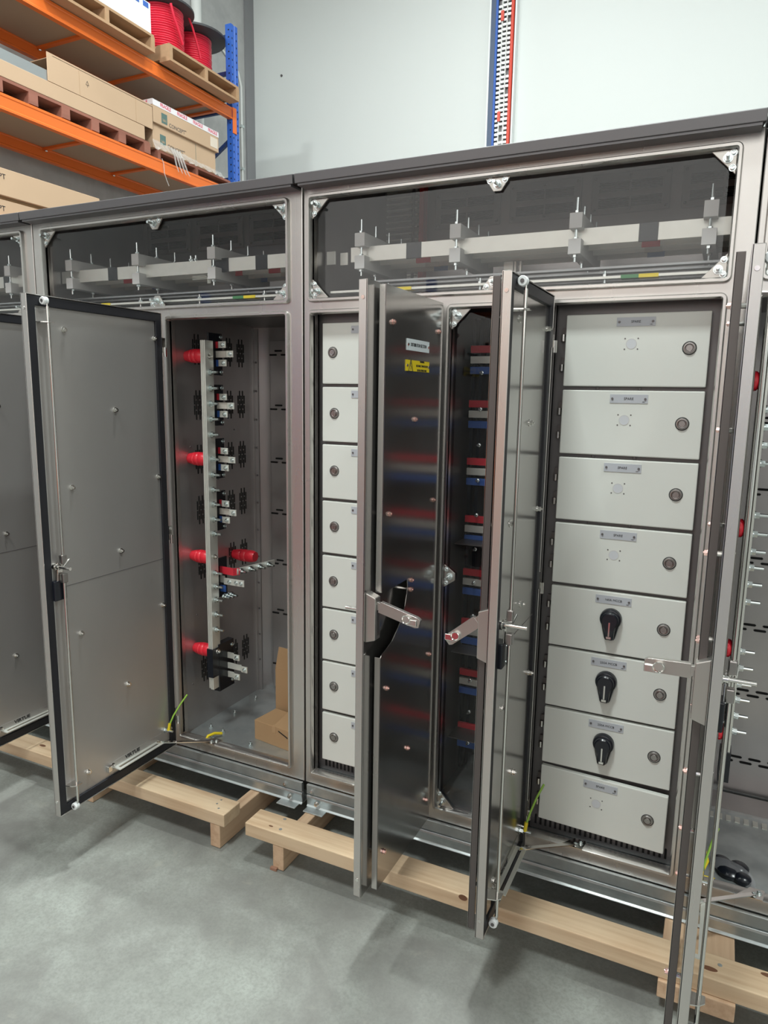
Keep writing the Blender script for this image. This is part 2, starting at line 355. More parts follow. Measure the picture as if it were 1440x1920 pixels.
def clamp_set(t, x, z=0.):
    """upper and lower grey clamp beams running front to back, joined by threaded rods"""
    for zz, nm in ((2.018+z, 'busbar_clamp'), (1.944+z, 'busbar_clamp')):
        obj(nm, G().box(x-.019, x+.019, .10, .46, zz-.022, zz+.022), CLAMP, t, bev=.001)
    g = G()
    for y in (.115, .225, .335, .445):
        g.cyl((x, y, 1.90+z), (x, y, 2.085+z), .004, 8)
    obj('threaded_rod', g, ZINC, t, smooth=40)
    g = G()
    for y in (.115, .225, .335, .445):
        for z0_, z1_ in ((2.040, 2.048), (1.914, 1.922), (1.966, 1.972)): g.tube_s([Vector((x, y, z0_+z)), Vector((x, y, z1_+z))], [.008, .008], Vector((0, 0, 1)), 6)
    obj('nut', g, ZINC, t)
def flat(t, x0, x1, z, y, m=TIN, h=.05, d=.0065, name='busbar', label=None):
    o = obj(name, G().box(x0, x1, y, y+d, z-h/2, z+h/2), m, t, bev=.0008)
    if label: o['label'] = label
    return o
def vents(t, x, n):
    for k in range(n):
        cx = x+.305*k; y = DEPTH-.006
        obj('vent_panel', G().box(cx-.135, cx+.135, y-.006, y+.002, 2.15, 2.29), SHADE, t, bev=.004)
        g = G()
        for dx in (-.108, .003):
            for zc in (2.2425, 2.188):
                for s in range(6): g.box(cx+dx, cx+dx+.105, y-.0085, y-.006, zc-.016+s*.0056, zc-.016+s*.0056+.004)
        obj('vent_mesh', g, DARK, t, stuff=True)
        g = G()
        for dx in (-.122, 0, .122):
            for zc in (2.165, 2.275): g.lathe((cx+dx, y-.006, zc), (cx+dx, y-.02, zc), [(0, .006), (.003, .006), (.005, .003)], 8)
        obj('screw', g, GREYPL, t, stuff=True)
CL, CC, CR = (-1.33, -.002), (.004, 1.384), (1.388, 2.70)
# --- left cabinet
tL = cabinet('switchboard_cabinet', *CL, 'stainless switchboard left of the seam, open bay with red standoff insulators and cardboard boxes', [(-1.235, -.66), (-.6119, -.0672)], (-1.2687, -.0636))
window(tL, -1.2687, -.0636, corner_clips(-1.2687, -.0636, -.665))
tC = cabinet('switchboard_cabinet', *CC, 'large central stainless switchboard with white compartment doors behind its open doors', [(.0353, .492), (.5456, .825), (.8675, 1.3198)], (.0327, 1.325))
window(tC, .0327, 1.325, corner_clips(.0327, 1.325, .68))
tR = cabinet('switchboard_cabinet', *CR, 'stainless switchboard at the right edge, open bay with a plastic bag on its floor', [(1.412, 1.95), (2.0, 2.62)], (1.415, 2.64))
window(tR, 1.415, 2.64, corner_clips(1.415, 2.64, 2.0))
tA = cabinet('switchboard_cabinet', -2.69, -1.334, 'stainless switchboard cut off by the left edge of the photo', [(-2.6, -1.98), (-1.93, -1.39)], (-2.63, -1.395))
window(tA, -2.63, -1.395, corner_clips(-2.63, -1.395, -2.0))
# horizontal busbars of each chamber
for (t, xs, brk, xa, xb) in ((tL, (-1.23, -.852, -.466), [(-1.044, -.991), (-.497, -.414), (-.289, -.235)], -1.32, -.01),
                             (tC, (.173, .52, .901, 1.269), [(.331, .386), (1.078, 1.131)], .118, 1.35),
                             (tR, (1.62, 2.0, 2.4), [(1.7, 1.75)], 1.395, 2.69), (tA, (-1.62, -2.0, -2.4), [(-1.7, -1.65)], -2.6, -1.345)):
    for x in xs: clamp_set(t, x)
    segs = []; p = xa
    for a, b in brk: segs.append((p, a)); p = b
    segs.append((p, xb))
    for a, b in segs: flat(t, a, b, 1.977, .14)
    for a, b in brk: flat(t, a, b, 1.977, .139, BLKPL, .0515, .0085, 'black_sleeve')
    for k, (y, mm) in enumerate(((.225, REDSL), (.31, WHTSL), (.395, BLUSL))):
        flat(t, xa, xb, 1.977, y, TIN)
        for a, b in brk: flat(t, a, b, 1.977, y-.001, mm, .052, .0085, 'colour_sleeve')
    for k in range(4): obj('lower_busbar', G().box(xa+.02, xb-.02, .17+.085*k, .20+.085*k, 1.885, 1.8915), GREYCH, t)
    xe0, xe1 = xa+.03 if t is not tC else .085, xb-.05
    obj('earth_bar', G().box(xe0, xe1, .055, .085, 1.838, 1.845), TIN, t, label='thin tinned earth bar low in the bus window')
for t, lst in ((tC, ((1.047, 1.096, GRN), (1.096, 1.149, YEL), (.334, .39, YEL))), (tL, ((-.332, -.283, GRN), (-.283, -.231, YEL), (-1.0, -.95, YEL)))):
    for a, b, m in lst: obj('earth_band', G().box(a, b, .0535, .087, 1.8365, 1.8465), m, t)
g = G()
for x in (.2, .62, 1.0): g.cyl((x, .07, 1.82), (x, .07, 1.862), .004, 8).tube_s([Vector((x, .07, 1.845)), Vector((x, .07, 1.852))], [.008]*2, Vector((0, 0, 1)), 6)
obj('earth_bolt', g, ZINC, tC, stuff=True)
g = G()
for x in (-.8, -.5, -.2): g.cyl((x, .07, 1.82), (x, .07, 1.862), .004, 8).tube_s([Vector((x, .07, 1.845)), Vector((x, .07, 1.852))], [.008]*2, Vector((0, 0, 1)), 6)
obj('earth_bolt', g, ZINC, tL, stuff=True)
# short links and risers
flat(tC, .02, .055, 1.972, .14, TIN, .045); flat(tC, .07, .10, 1.968, .15, TIN, .042)
for x, m in ((.632, TIN), (.668, TIN), (.686, TIN)): obj('riser_bar', G().box(x, x+(.032 if x < .64 else .006), .28, .30, 1.80, 1.945), m, tC)
for k in range(3): obj('u_link', G().tube([(-.60, .15, 1.945-.006*k), (-.535+.006*k, .15, 1.945-.006*k), (-.524+.006*k, .15, 1.934), (-.524+.006*k, .15, 1.915)], .0025, 6), TIN, tL, smooth=60)
g = G()
for x in (-.60, -.575): g.cyl((x, .143, 2.0), (x, .143, 2.022), .004, 8).cyl((x, .143, 2.003), (x, .143, 2.01), .008, 6)
obj('link_bolt', g, ZINC, tL)
vents(tC, .37, 4); vents(tL, -1.15, 4)
# reflection in the window glass, built as slats and rails at the chamber back
g = G(); z = 1.81
while z < 2.33: g.box(.045, .182, .575, .60, z, z+.006); z += .023
refl = obj('reflection_slat', g, TIN, tC, stuff=True)
obj('reflection_rail', G().box(.162, .172, .565, .572, 1.80, 2.34), GREYPL, tC); obj('reflection_rail', G().box(.193, .212, .565, .605, 1.80, 2.34), mat('red_reflection', (.55, .03, .03), .5), tC, label='dark red rail built for a reflection in the glass')
# --- incoming/outgoing bay fit-out (vertical laminated bar on standoffs)
def bay(t, xw, bx0, bx1, z0, z1, full=True, bolts=()):
    # partition, back panel, rear post
    obj('partition', G().box(xw-.004, xw, .045, .575, .042, 1.79), INNER, t)
    obj('rear_post', G().box(xw, xw+.022, .575, .583, .042, 1.78), INNER, t); obj('rear_post', G().box(xw, xw+.006, .56, .583, .042, 1.78), INNER, t)
    g = G()
    for z in np.arange(.2, 1.75, .13): g.lathe((xw+.012, .575, z), (xw+.012, .56, z), [(0, .005), (.002, .005), (.0035, .002)], 8)
    for y, z in ((.25, 1.5), (.3, 1.12), (.13, 1.27), (.28, .9), (.14, .55), (.42, 1.33), (.4, .62), (.1, .25)): g.lathe((xw, y, z), (xw+.01, y, z), [(0, .004), (.002, .003)], 8)
    obj('rivet', g, GREYPL, t, stuff=True)
    obj('back_panel', G().box(xw+.055, xw+.60, DEPTH-.016, DEPTH-.010, .05, 1.73), INNER, t, bev=.002)
    g = G()
    for z in SLOTROWS_B:
        for r in (0, 1):
            for k in range(12):
                x = xw+.085+.062*k-.028*r; zz = z-.018*r; pts = [(x, zz-.004), (x+.034, zz-.004), (x+.038, zz), (x+.034, zz+.004), (x, zz+.004), (x-.004, zz)]
                if x+.04 < xw+.6: g.prism(pts, 1, DEPTH-.0185, DEPTH-.015)
    obj('vent_slot', g, DARK, t, stuff=True)
    g = G()
    for z in (1.665, 1.44, 1.215, 1.0, .76, .295):
        for y in (.184, .39, .475):
            for k in range(5):
                for j in range(3 if k % 2 else 2): slot_v(g, xw-.0005, y-.022+.011*k, z-.042+.042*j+(0 if k % 2 else .021), .037, .0055)
    obj('side_slot', g, DARK, t, stuff=True)
    # laminated bar
    for k in range(3):
        dx = (bx1-bx0)/3; obj('vertical_busbar', G().box(bx0+dx*k+.0008, bx0+dx*(k+1)-.0008, .10, .15, z0+(.0 if k else .004), z1), TIN, t, bev=.0008)
    return
zi = [1.635, 1.224, .815, .408]
xw = -.62; bx0, bx1 = -.531, -.506
bay(tL, xw, bx0, bx1, .245, 1.695)
obj('black_end_cover', G().box(-.534, -.503, .095, .155, .30, .425), BLKPL, tL)
def standoff(t, xw, xb, y, z):
    L = xb-xw; prof = [(0, .020), (L*.18, .024), (L*.36, .027), (L*.40, .024), (L*.46, .028), (L*.60, .028), (L*.64, .025), (L*.7, .028), (L*.88, .027), (L, .022)]
    obj('red_standoff', G().lathe((xw, y, z), (xb, y, z), prof, 24), RED, t, smooth=50, label='ribbed red standoff insulator')
for z in zi: standoff(tL, xw, bx0, .124, z)
def zfit(v, y=.125, u=395): return float(onY(u, v, y)[2])
for v in (698, 728, 757, 786, 815, 861, 890, 918, 945, 973, 1000, 1073, 1098, 1123, 1150, 1178): put('bar_bolt', ME_BOLT, tL, (bx1, .125, zfit(v)))
for v in (668, 860, 1043): put('bar_bolt', ME_STUD, tL, (bx1, .125, zfit(v)))
put('bar_bolt', ME_STUD, tL, (-.503, .125, zfit(1218)))
# black insulating plates with coloured tails
def tail(t, x0, y, z, m, ls, lt, up=0):
    obj('tail_sleeve', G().box(x0, x0+ls, y, y+.005, z-.013, z+.013), m, t, bev=.0006)
    x1 = x0+ls; x2 = x1+.010
    g = G().prism([(x1, y), (x2, y-.010), (x2+lt, y-.010), (x2+lt, y-.005), (x2, y-.005), (x1, y+.005)], 2, z-.013, z+.013)
    obj('tail_bar', g, TIN, t, bev=.0006)
    put('tail_bolt', ME_CAPB, t, (x2+lt-.014, y-.010, z), FX)
for zp, zs in ((1.645, (1.682, 1.645, 1.610)), (1.441, (1.475, 1.440, 1.406)), (1.222, (1.256, 1.221, 1.187)), (1.003, (1.037, 1.002, .968))):
    obj('insulating_plate', G().box(-.535, -.527, .148, .232, zp-.083, zp+.083), BLKPL, tL, bev=.001, label='black insulating plate')
    for zz in (zp-.07, zp+.07): put('plate_screw', ME_CAPB, tL, (-.527, .222, zz))
    tail(tL, -.527, .19, zs[0], REDSL, .012, .036); tail(tL, -.527, .19, zs[1], WHTSL, .050, .034); tail(tL, -.527, .19, zs[2], BLUSL, .012, .038)
obj('insulating_plate', G().box(-.535, -.527, .148, .232, .63, .80), BLKPL, tL, bev=.001)
obj('insulating_plate', G().box(-.532, -.502, .135, .235, .225, .435), BLKPL, tL, bev=.001)
for zz in (.25, .41): put('plate_screw', ME_CAPB, tL, (-.502, .222, zz))
for z, l in ((.372, .03), (.325, .07), (.285, .03)): tail(tL, -.502, .19, z, TIN, l, .030)
# cranked bars at mid height
obj('red_crank_bar', G().prism([(-.527, .19), (-.455, .185), (-.44, .20), (-.436, .20), (-.45, .175), (-.527, .182)], 2, .735, .765), REDSL, tL)
p = [(-.446, .19), (-.40, .40), (-.394, .398), (-.440, .188)]
obj('crank_bar', G().prism(p, 2, .738, .764), TIN, tL)
for k in range(4): put('bar_bolt', ME_BOLT, tL, (-.437+.012*k, .21+.05*k, .75), (0, 0, -.3))
standoff(tL, xw, -.50, .40, .765)
obj('white_tail', G().box(-.527, -.505, .185, .19, .695, .725), TIN, tL); obj('crank_bar', G().box(-.505, -.40, .18, .186, .690, .718), TIN, tL, bev=.001)
for x in (-.475, -.44, -.415): put('tail_bolt', ME_CAPB, tL, (x, .18, .704), FX)
obj('blue_sleeve', G().box(-.527, -.50, .184, .19, .655, .683), BLUSL, tL)
for k in range(3): put('bar_bolt', ME_BOLT, tL, (-.497+.004*k, .17+.02*k, .64), (0, 0, -.2))
# bay floor: cable, bolts
obj('yellow_cable', G().tube([tuple(onZ(x, y, z)) for x, y, z in ((386, 1388, .05), (390, 1380, .062), (402, 1375, .066), (416, 1375, .056))], .006, 8), YEL, tL, smooth=60, label='short yellow and green earth cable on the bay floor')
g = G()
for x, y in ((418, 1373), (396, 1365), (398, 1384), (480, 1310), (441, 1338), (470, 1398)):
    p = onZ(x, y, .042); g.tube_s([Vector(p), Vector(p)+Vector((0, 0, .008))], [.008]*2, Vector((0, 0, 1)), 6).cyl(p, p+np.array([0, 0, .018]), .004, 8)
obj('floor_bolt', g, ZINC, tL, stuff=True)
# right-hand bay
xwD = 1.394; bxD0, bxD1 = 1.428, 1.453
bay(tR, xwD, bxD0, bxD1, .445, 1.695)
obj('black_end_cover', G().box(1.425, 1.456, .095, .155, .35, .445), BLKPL, tR)
for z in (1.55, 1.13, .765, .5): standoff(tR, xwD, bxD0, .124, z)
for u, v in ((1432, 768), (1430, 801), (1428, 835), (1425, 869), (1419, 966), (1412, 1001), (1408, 1034), (1405, 1064), (1400, 1095), (1397, 1128), (1390, 1221), (1387, 1252), (1384, 1282), (1381, 1311), (1378, 1341), (1375, 1370)):
    put('bar_bolt', ME_BOLT, tR, (bxD1, .125, float(onY(u, v, .125)[2])))
g = G()
for k in range(14): g.box(1.42+.028*k, 1.436+.028*k, .42, .455, .0425, .0455)
obj('gland_slot', g, TIN, tR, stuff=True)
obj('gland_rail', G().box(1.38, 1.93, .48, .60, .042, .052), INNER, tR)
obj('yellow_cable', G().tube([(1.395, .09, .10), (1.41, .07, .13), (1.42, .06, .10), (1.405, .05, .055), (1.43, .05, .05), (1.445, .05, .05)], .006, 8), YEL, tR, smooth=60)
# --- compartments
ZB = [(1.738, 1.53), (1.519, 1.327), (1.316, 1.122), (1.111, .919), (.908, .712), (.704, .506), (.497, .304), (.291, .098)]
def comp_plate(t, x0, x1, hx0, hx1, nm='mounting_plate'):
    obj(nm, G().box(x0, x1, .070, .076, .045, 1.785), GREYPL, t)
    g = G(); x = hx0
    while x < hx1:
        g.prism([(x, .062), (x+.007, .062), (x+.007, .094), (x+.0035, .098), (x, .094)], 1, .0685, .0705); x += .0165
    obj('vent_slot', g, DARK, t, stuff=True)
ME_LOCK = mesh_only('quarter_turn_lock', G().lathe((0,0,0), X1, [(0, .0175), (.002, .0175), (.006, .0145), (.0062, .0125), (.0035, .0115), (.003, .0095), (.006, .009), (.0065, .0085)], 24).box(.006, .0075, -.0015, .0015, -.005, .005), LOCKM)
ME_LRING = mesh_only('lock_gasket', G().lathe((0,0,0), X1, [(0, .019), (.0012, .019)], 24), BLACK)
ME_NP = mesh_only('nameplate', G().box(-.053, .053, 0, .002, -.0125, .0125), PLATE)
g = G()
for s in (-1, 1): g.lathe((s*.046, -.001, 0), (s*.046, -.004, 0), [(0, .0035), (.002, .003)], 10)
ME_NPS = mesh_only('nameplate_screw', g, GREYPL)
g = G().lathe((0, 0, 0), (0, -1, 0), [(0, .0135), (.0004, .0135)], 28)
ME_HOLE = mesh_only('hole_disc', g, HOLEM)
g = G()
for a in (-.018, .018):
    for b in (-.015, .015): g.lathe((a, 0, b), (a, -1, b), [(0, .0022), (.0004, .0022)], 8)
ME_HSM = mesh_only('fixing_hole', g, GREYPL)
g = G(); ring = []
g.loft([[(r*math.cos(k*math.pi/14), y, r*math.sin(k*math.pi/14)) for k in range(28)] for y, r in ((.0, .0150), (-.0006, .0150), (-.0006, .0135), (.0, .0135))], cap=False)
ME_HRIM = mesh_only('hole_rim', g, CLAMP)
def knob_outline(rt, w0, w1, L, n=20):
    o = []; a0 = math.radians(-38)
    for k in range(n+1):
        a = a0+(math.pi-2*a0)*k/n; o.append((rt*math.cos(a), rt*math.sin(a)))
    o += [(-w0, -rt*1.25), (-w1, -L+.006), (-w1+.004, -L), (w1-.004, -L), (w1, -L+.006), (w0, -rt*1.25)]
    return o
base = knob_outline(.0325, .021, .0165, .066)
g = G(); secs = []
for y, s in ((0, 1.0), (-.012, 1.0), (-.017, .95), (-.019, .86)): secs.append([(p[0]*s, y, p[1]*s) for p in base])
g.loft(secs)
ME_KNOB = mesh_only('rotary_handle', g, BLKPL, 35)
top = knob_outline(.027, .0165, .0142, .064); g = G()
g.loft([[(p[0]*s, y, p[1]*s) for p in top] for y, s in ((-.018, 1), (-.030, .95), (-.034, .8))])
ME_KNOB2 = mesh_only('handle_grip', g, BLKPL, 35)
ME_KPTR = mesh_only('handle_pointer', G().box(-.0022, .0022, -.0355, -.034, -.048, -.004).box(-.007, .007, -.0362, -.033, -.056, -.049), CHROME)
g = G().box(-.012, .002, -.004, .006, -.0, .020).cyl((-.009, -.006, -.021), (-.009, -.006, .0), .0055, 10).box(-.012, -.004, -.004, .008, -.02, 0)
ME_HINGE = mesh_only('compartment_hinge', g, EDGE); g = G().cyl((-.008, -.0075, -.020), (-.008, -.0075, .0), .005, 10)
ME_HPIN = mesh_only('hinge_pin', g, CHROME)
def comp_door(t, x0, x1, z1, z0, text_s, lockx, npx, holex, knob, hinge_side, ajar=0.):
    yf, yb = .050, .068
    piv = (x0, yb, (z0+z1)/2)
    d = obj('compartment_door', G().box(x0, x1, yf, yb, z0, z1), WHITE, t, bev=.003)
    def sub(o):
        return o
    lk = put('quarter_turn_lock', ME_LOCK, d, (lockx, yf, (z0+z1)/2+.004), FX); put('lock_gasket', ME_LRING, d, (lockx, yf, (z0+z1)/2+.004), FX)
    zc = z1-.024
    put('nameplate', ME_NP, d, (npx, yf-.002, zc)); put('nameplate_screw', ME_NPS, d, (npx, yf-.002, zc))
    if text_s:
        text('lettering', text_s, .0098, (npx, yf-.0024, zc), 'front', INK, d)
        text('lettering', 'H001', .0036, (npx+.042, yf-.0024, zc-.0085), 'front', INK, d)
    if holex is not None:
        put('knockout', ME_HOLE, d, (holex, yf-.0002, zc-.062)); put('knockout_rim', ME_HRIM, d, (holex, yf-.0002, zc-.062)); put('fixing_hole', ME_HSM, d, (holex, yf-.0002, zc-.062))
    if knob is not None:
        for nm, me in (('rotary_handle', ME_KNOB), ('handle_grip', ME_KNOB2), ('handle_pointer', ME_KPTR)): put(nm, me, d, (knob, yf, zc-.058))
    if ajar:
        R = Matrix.Translation(Vector(piv)) @ Matrix.Rotation(ajar, 4, 'Z') @ Matrix.Rotation(.006, 4, 'Y') @ Matrix.Translation(-Vector(piv))
        d.matrix_basis = R
    for zh in (z1-.055, z0+.065) if hinge_side else ():
        put('compartment_hinge', ME_HINGE, t, (x0, .064, zh)); put('hinge_pin', ME_HPIN, t, (x0, .064, zh))
comp_plate(tC, .8685, 1.33, .885, 1.30)
names = ['SPARE']*4+['160A MCCB', '250A MCCB', '250A MCCB', 'SPARE']
locks = [(1293, 650), (1279, 794), (1267, 929), (1255, 1058), (1244, 1183), (1237, 1305), (1226, 1421), (1214, 1547)]
npc = [(1193, 601), (1179, 748), (1167, 879), (1159, 1005), (1150, 1127), (1141, 1246), (1136, 1362), (1126, 1480)]
for i, (z1, z0) in enumerate(ZB):
    lx = float(onY(*locks[i], .05)[0]); nx = float(onY(*npc[i], .05)[0])
    comp_door(tC, .901, 1.2965, z1, z0, names[i], lx, nx, nx-.009 if i in (0, 1, 2, 3, 7) else None, nx-.003 if i in (4, 5, 6) else None, True, -.035 if i == 7 else 0.)
g = G()
for (a, b) in zip(ZB[:3], ZB[1:4]):
    for x in (1.0, 1.12): g.lathe((x, .070, (a[1]+b[0])/2), (x, .06, (a[1]+b[0])/2), [(0, .006), (.003, .006), (.004, .003)], 10)
obj('divider_screw', g, GREYPL, tC)
comp_plate(tC, .03, .50, .06, .45)
l1 = [(624, 662), (627, 781), (627, 888), (627, 996), (625, 1098), (626, 1196), (626, 1294), (626, 1388)]
for i, (z1, z0) in enumerate(ZB):
    comp_door(tC, .056, .455, z1, z0, None, float(onY(*l1[i], .05)[0]), float(onY(659, l1[i][1]-45, .05)[0])+.053, None, None, False)
obj('compartment_partition', G().box(.515, .519, .045, DEPTH-.02, .042, 1.79), GREYPL, tC)
obj('compartment_partition', G().box(.845, .849, .045, DEPTH-.02, .042, 1.79), GREYPL, tC)
# --- distribution chamber between the two compartment columns
window(tC, .5456, .825, [(.5486, Z_OT-.003, 'tl'), (.822, Z_OT-.003, 'tr'), (.5486, .90, 'l'), (.5486, Z_OB+.003, 'bl'), (.822, Z_OB+.003, 'br')], Z_OB, Z_OT)
obj('chamber_back', G().box(.519, .845, .45, .454, .042, 1.79), SHADE, tC)
vr = [655, 757, 865, 973, 1073, 1167, 1262, 1364]
for v in vr:
    zr = float(onY(880, v, .25)[2]); zw = zr-.036; zb = zr-.072
    for zz, m, nm in ((zr, REDSL, 'red_branch_bar'), (zw, TIN, 'tinned_branch_bar'), (zb, BLUSL, 'blue_branch_bar')):
        obj(nm, G().box(.535, .84, .25, .262, zz-.0125, zz+.0125), m, tC, bev=.001)
for x in (.535, .562): obj('riser_bar', G().box(x, x+.012, .268, .33, .08, 1.76), BLKPL, tC)
for k in range(9): obj('riser_bar', G().tube([(.53+.028*k, .36, 1.74), (.53+.028*k, .33, 1.70), (.525+.026*k, .30, 1.60)], .008, 6), GREYPL, tC, smooth=60)
for x, dx in ((.66, .015), (.70, .02)): obj('clear_rod', G().tube([(x, .24, 1.75), (x-.02, .24, 1.62)], .005, 6), NYLON, tC, smooth=60)
g = G()
for z in np.arange(.2, 1.7, .125): g.lathe((.58, .248, z), (.58, .2, z), [(0, .007), (.006, .007), (.007, .004), (.02, .004)], 8)
obj('riser_bolt', g, ZINC, tC, stuff=True)
for z in (.98, .58, .25): obj('shelf_bracket', G().box(.53, .83, .16, .25, z, z+.003), GREYPL, tC)
# ------------------------------------------------------------------ doors
ST_Y = [(1.688, -.385), (1.690, -.053), (1.426, -.222), (1.166, -.059), (1.169, -.388), (.911, -.225), (.648, -.06), (.654, -.386), (.389, -.222), (.116, -.052), (.131, -.389)]
def tri_handle(d, X, sx, y, ztop, zbot, lever, dz=-.25):
    """recessed swing handle on the outside of a door; sx = outward direction along X"""
    a, b = X, X+sx*.030
    obj('handle_body', G().prism([(a, zbot-.006), (a, ztop+.006), (b-sx*.0, ztop-.006), (b, zbot+.004)], 1, y-.016, y+.016), CLIP, d, bev=.002)
    obj('handle_recess', G().box(b-sx*.001, b+sx*.0008, y-.009, y+.009, zbot+.015, ztop-.025), GREYPL, d)
    p0 = Vector((b-sx*.004, y, ztop-.028)); L = lever; dr = Vector((sx*.97, -.0, dz)).normalized(); up = dr.cross(Vector((0, 1, 0))).normalized()
    if up.z < 0: up = -up
    def sec(t, h, w): c = p0+dr*t; return [c+Vector((0, w, 0))+up*h, c+Vector((0, -w, 0))+up*h, c+Vector((0, -w, 0))-up*h, c+Vector((0, w, 0))-up*h]
    obj('handle_lever', G().loft([sec(0, .011, .006), sec(.012, .011, .006), sec(.0121, .016, .007), sec(L*.93, .015, .007), sec(L, .011, .006)]), CLIP, d, bev=.0015)
    c = p0+dr*(L*.72)+Vector((0, -.007, 0))
    obj('key_cylinder', G().lathe(c, c+Vector((0, -1, 0)), [(0, .0125), (.008, .0125), (.009, .011), (.006, .009), (.006, .002)], 20), CHROME, d, smooth=40)
    obj('padlock_eye', G().box(min(c.x, c.x+sx*.03), max(c.x, c.x+sx*.03), c.y-.004, c.y+.0, c.z-.016, c.z+.002), CHROME, d, bev=.002)
def door(t, name, label, xe, xi, y0, y1, z0, z1, sx, shield=None, inner=True, cut=False, gear=True, stay=True, DOORST=DOORST):
    """leaf standing open at 90 degrees; xe outer face, xi inner face; free edge y0, hinge edge y1; sx = outward side"""
    lo, hi = sorted((xe, xi))
    d = obj(name, G().sheet_holes(0, xe, xe+(-sx)*.003, (y0, y1, z0, z1), []), DOORST, t, label=label)
    g = G().box(lo, hi, y0, y0+.003, z0, z1).box(lo, hi, y1-.003, y1, z0, z1).box(lo, hi, y0, y1, z1-.003, z1).box(lo, hi, y0, y1, z0, z0+.003)
    obj('door_return', g, STEEL, d, bev=.003)
    pu = [z for z, _ in ST_Y]
    if inner:
        s = -sx; xp = xi-s*.010
        obj('inner_panel', G().box(xe-sx*.003, xp, y0+.03, y1-.03, z0+.03, z1-.03), DOORST, d, bev=.003)
        xg = xi-s*.006
        obj('gasket', G().sheet_holes(0, xp-s*.004, xg+s*.004, (y0+.004, y1-.004, z0+.005, z1-.005), [(y0+.032, y1-.032, z0+.034, z1-.034)]), BLACK, d, bev=.002, label='black rubber door gasket')
        g = G(); yy = y0+.034; obj('edge_channel', G().box(xp, xp+s*.004, y0+.034, y0+.085, z0+.04, z1-.04), DOORST, d, bev=.003)
        obj('panel_joint', G().box(xp, xp+s*.0006, y0+.085, y1-.032, .8355, .8375), GREYPL, d)
        for z, y in ST_Y:
            yc = y*(y1-y0)/.48 if abs(y1-y0) > .5 else y
            put('door_stud', ME_STUD, d, (xp, y0+(yc+.47*(y1-y0)/.48)+.02 if False else y1-.03+(y+.05)*(abs(y1-y0)-.09)/.40, z), None if s > 0 else BX)
    else: s = -sx; xp = xe
    if gear and inner:
        yr = y0+.060; xr = xp+s*.028
        for za, zb in ((.935, z1-.035), (z0+.035, .885)):
            obj('lock_rod', G().cyl((xr, yr, za), (xr, yr, zb), .0052, 10), CHROME, d, smooth=50)
        for zb, zc in ((z1-.035, z1-.018), (z0+.035, z0+.018)):
            obj('rod_hook', G().tube([(xr, yr, zb), (xr, yr, (zb+zc)/2), (xr-s*.006, yr-.002, zc)], .003, 8), CHROME, d, smooth=50)
            obj('nylon_roller', G().lathe((xr-s*.006, yr+.004, zc), (xr-s*.006, yr-.016, zc), [(0, .011), (.002, .0125), (.006, .0125), (.008, .007), (.010, .0125), (.016, .0125), (.018, .011)], 20), NYLON, d, smooth=50)
            obj('roller_pin', G().lathe((xr-s*.006, yr-.010, zc), (xr-s*.006, yr-.02, zc), [(0, .005), (.006, .005)], 10), GREYPL, d)
        for zg in (z1-.085, z0+.10):
            obj('rod_guide', G().prism([(xp, yr-.03), (xp+s*.030, yr-.022), (xp+s*.042, yr-.01), (xp+s*.042, yr+.012), (xp, yr+.016)], 2, zg, zg+.003), CHROME, d)
        zc = .915
        obj('lock_shaft', G().lathe((xp, yr-.012, zc), (xp+s*.01, yr-.012, zc), [(0, .014), (.012, .014), (.013, .010), (.022, .010), (.023, .0055), (.075, .0055)], 14), CHROME, d, smooth=40)
        for zz in (zc+.008, zc-.055): obj('rod_clevis', G().box(xr-.009, xr+.009, yr-.010, yr+.010, zz, zz+.032), LOCKM, d, bev=.003)
        obj('lock_cam', G().prism([(yr-.02, zc-.06), (yr-.005, zc-.062), (yr+.012, zc+.012), (yr-.012, zc+.014)], 0, xr-s*.013, xr-s*.010), CHROME, d, bev=.001)
        obj('lock_arm', G().tube([(xr+s*.006, yr-.005, zc+.002), (xr+s*.012, yr+.016, zc+.024)], .003, 8), CHROME, d)
        obj('lock_block', G().box(xp, xp+s*.020, yr-.032, yr+.016, .80, .868), BLKPL, d, bev=.003, label='black plastic lock block')
        g = G()
        for zz in (.812, .856): g.lathe((xp+s*.020, yr+.004, zz), (xp+s*.03, yr+.004, zz), [(0, .004), (.0018, .0035)], 10)
        obj('block_screw', g, ZINC, d)
    if stay and inner:
        zs = z0+.058; ya, yb = y0+.25*(y1-y0)/.58, y1-.10
        ya = y1-.335
        o = obj('door_stay', G().sheet_holes(2, zs, zs+.003, (min(xp, xp+s*.036), max(xp, xp+s*.036), ya, yb), [(min(xp+s*.013, xp+s*.024), max(xp+s*.013, xp+s*.024), ya+.014, yb-.012)]), TIN, d, label='slotted steel door stay channel')
        obj('stay_plate', G().box(xp, xp+s*.002, ya+.0, yb+.02, zs, zs+.026), DOORST, d)
        obj('stay_catch', G().box(xp, xp+s*.012, ya-.032, ya-.012, zs-.002, zs+.022), CHROME, d, bev=.002); put('stay_bolt', ME_STUD, d, (xp, ya-.002, zs+.012), None if s > 0 else BX)
        text('lettering', 'VIRTUE', .020, (xp+s*.0024, (ya+yb)/2-.02, zs+.015), 'right', INK, d, 1.15, .0006)
        pS = Vector((xp+s*.014, yb-.02, zs+.006)); pE = Vector((xp+s*.165, .012, Z_OB+.006))
        dv = (pE-pS); nr = dv.cross(Vector((0, 0, 1))).normalized()*.007
        g = G().loft([[pS+nr, pS-nr, pS-nr+Vector((0,0,.003)), pS+nr+Vector((0,0,.003))], [pE+nr, pE-nr, pE-nr+Vector((0,0,.003)), pE+nr+Vector((0,0,.003))]]); obj('stay_arm', g, CHROME, d)
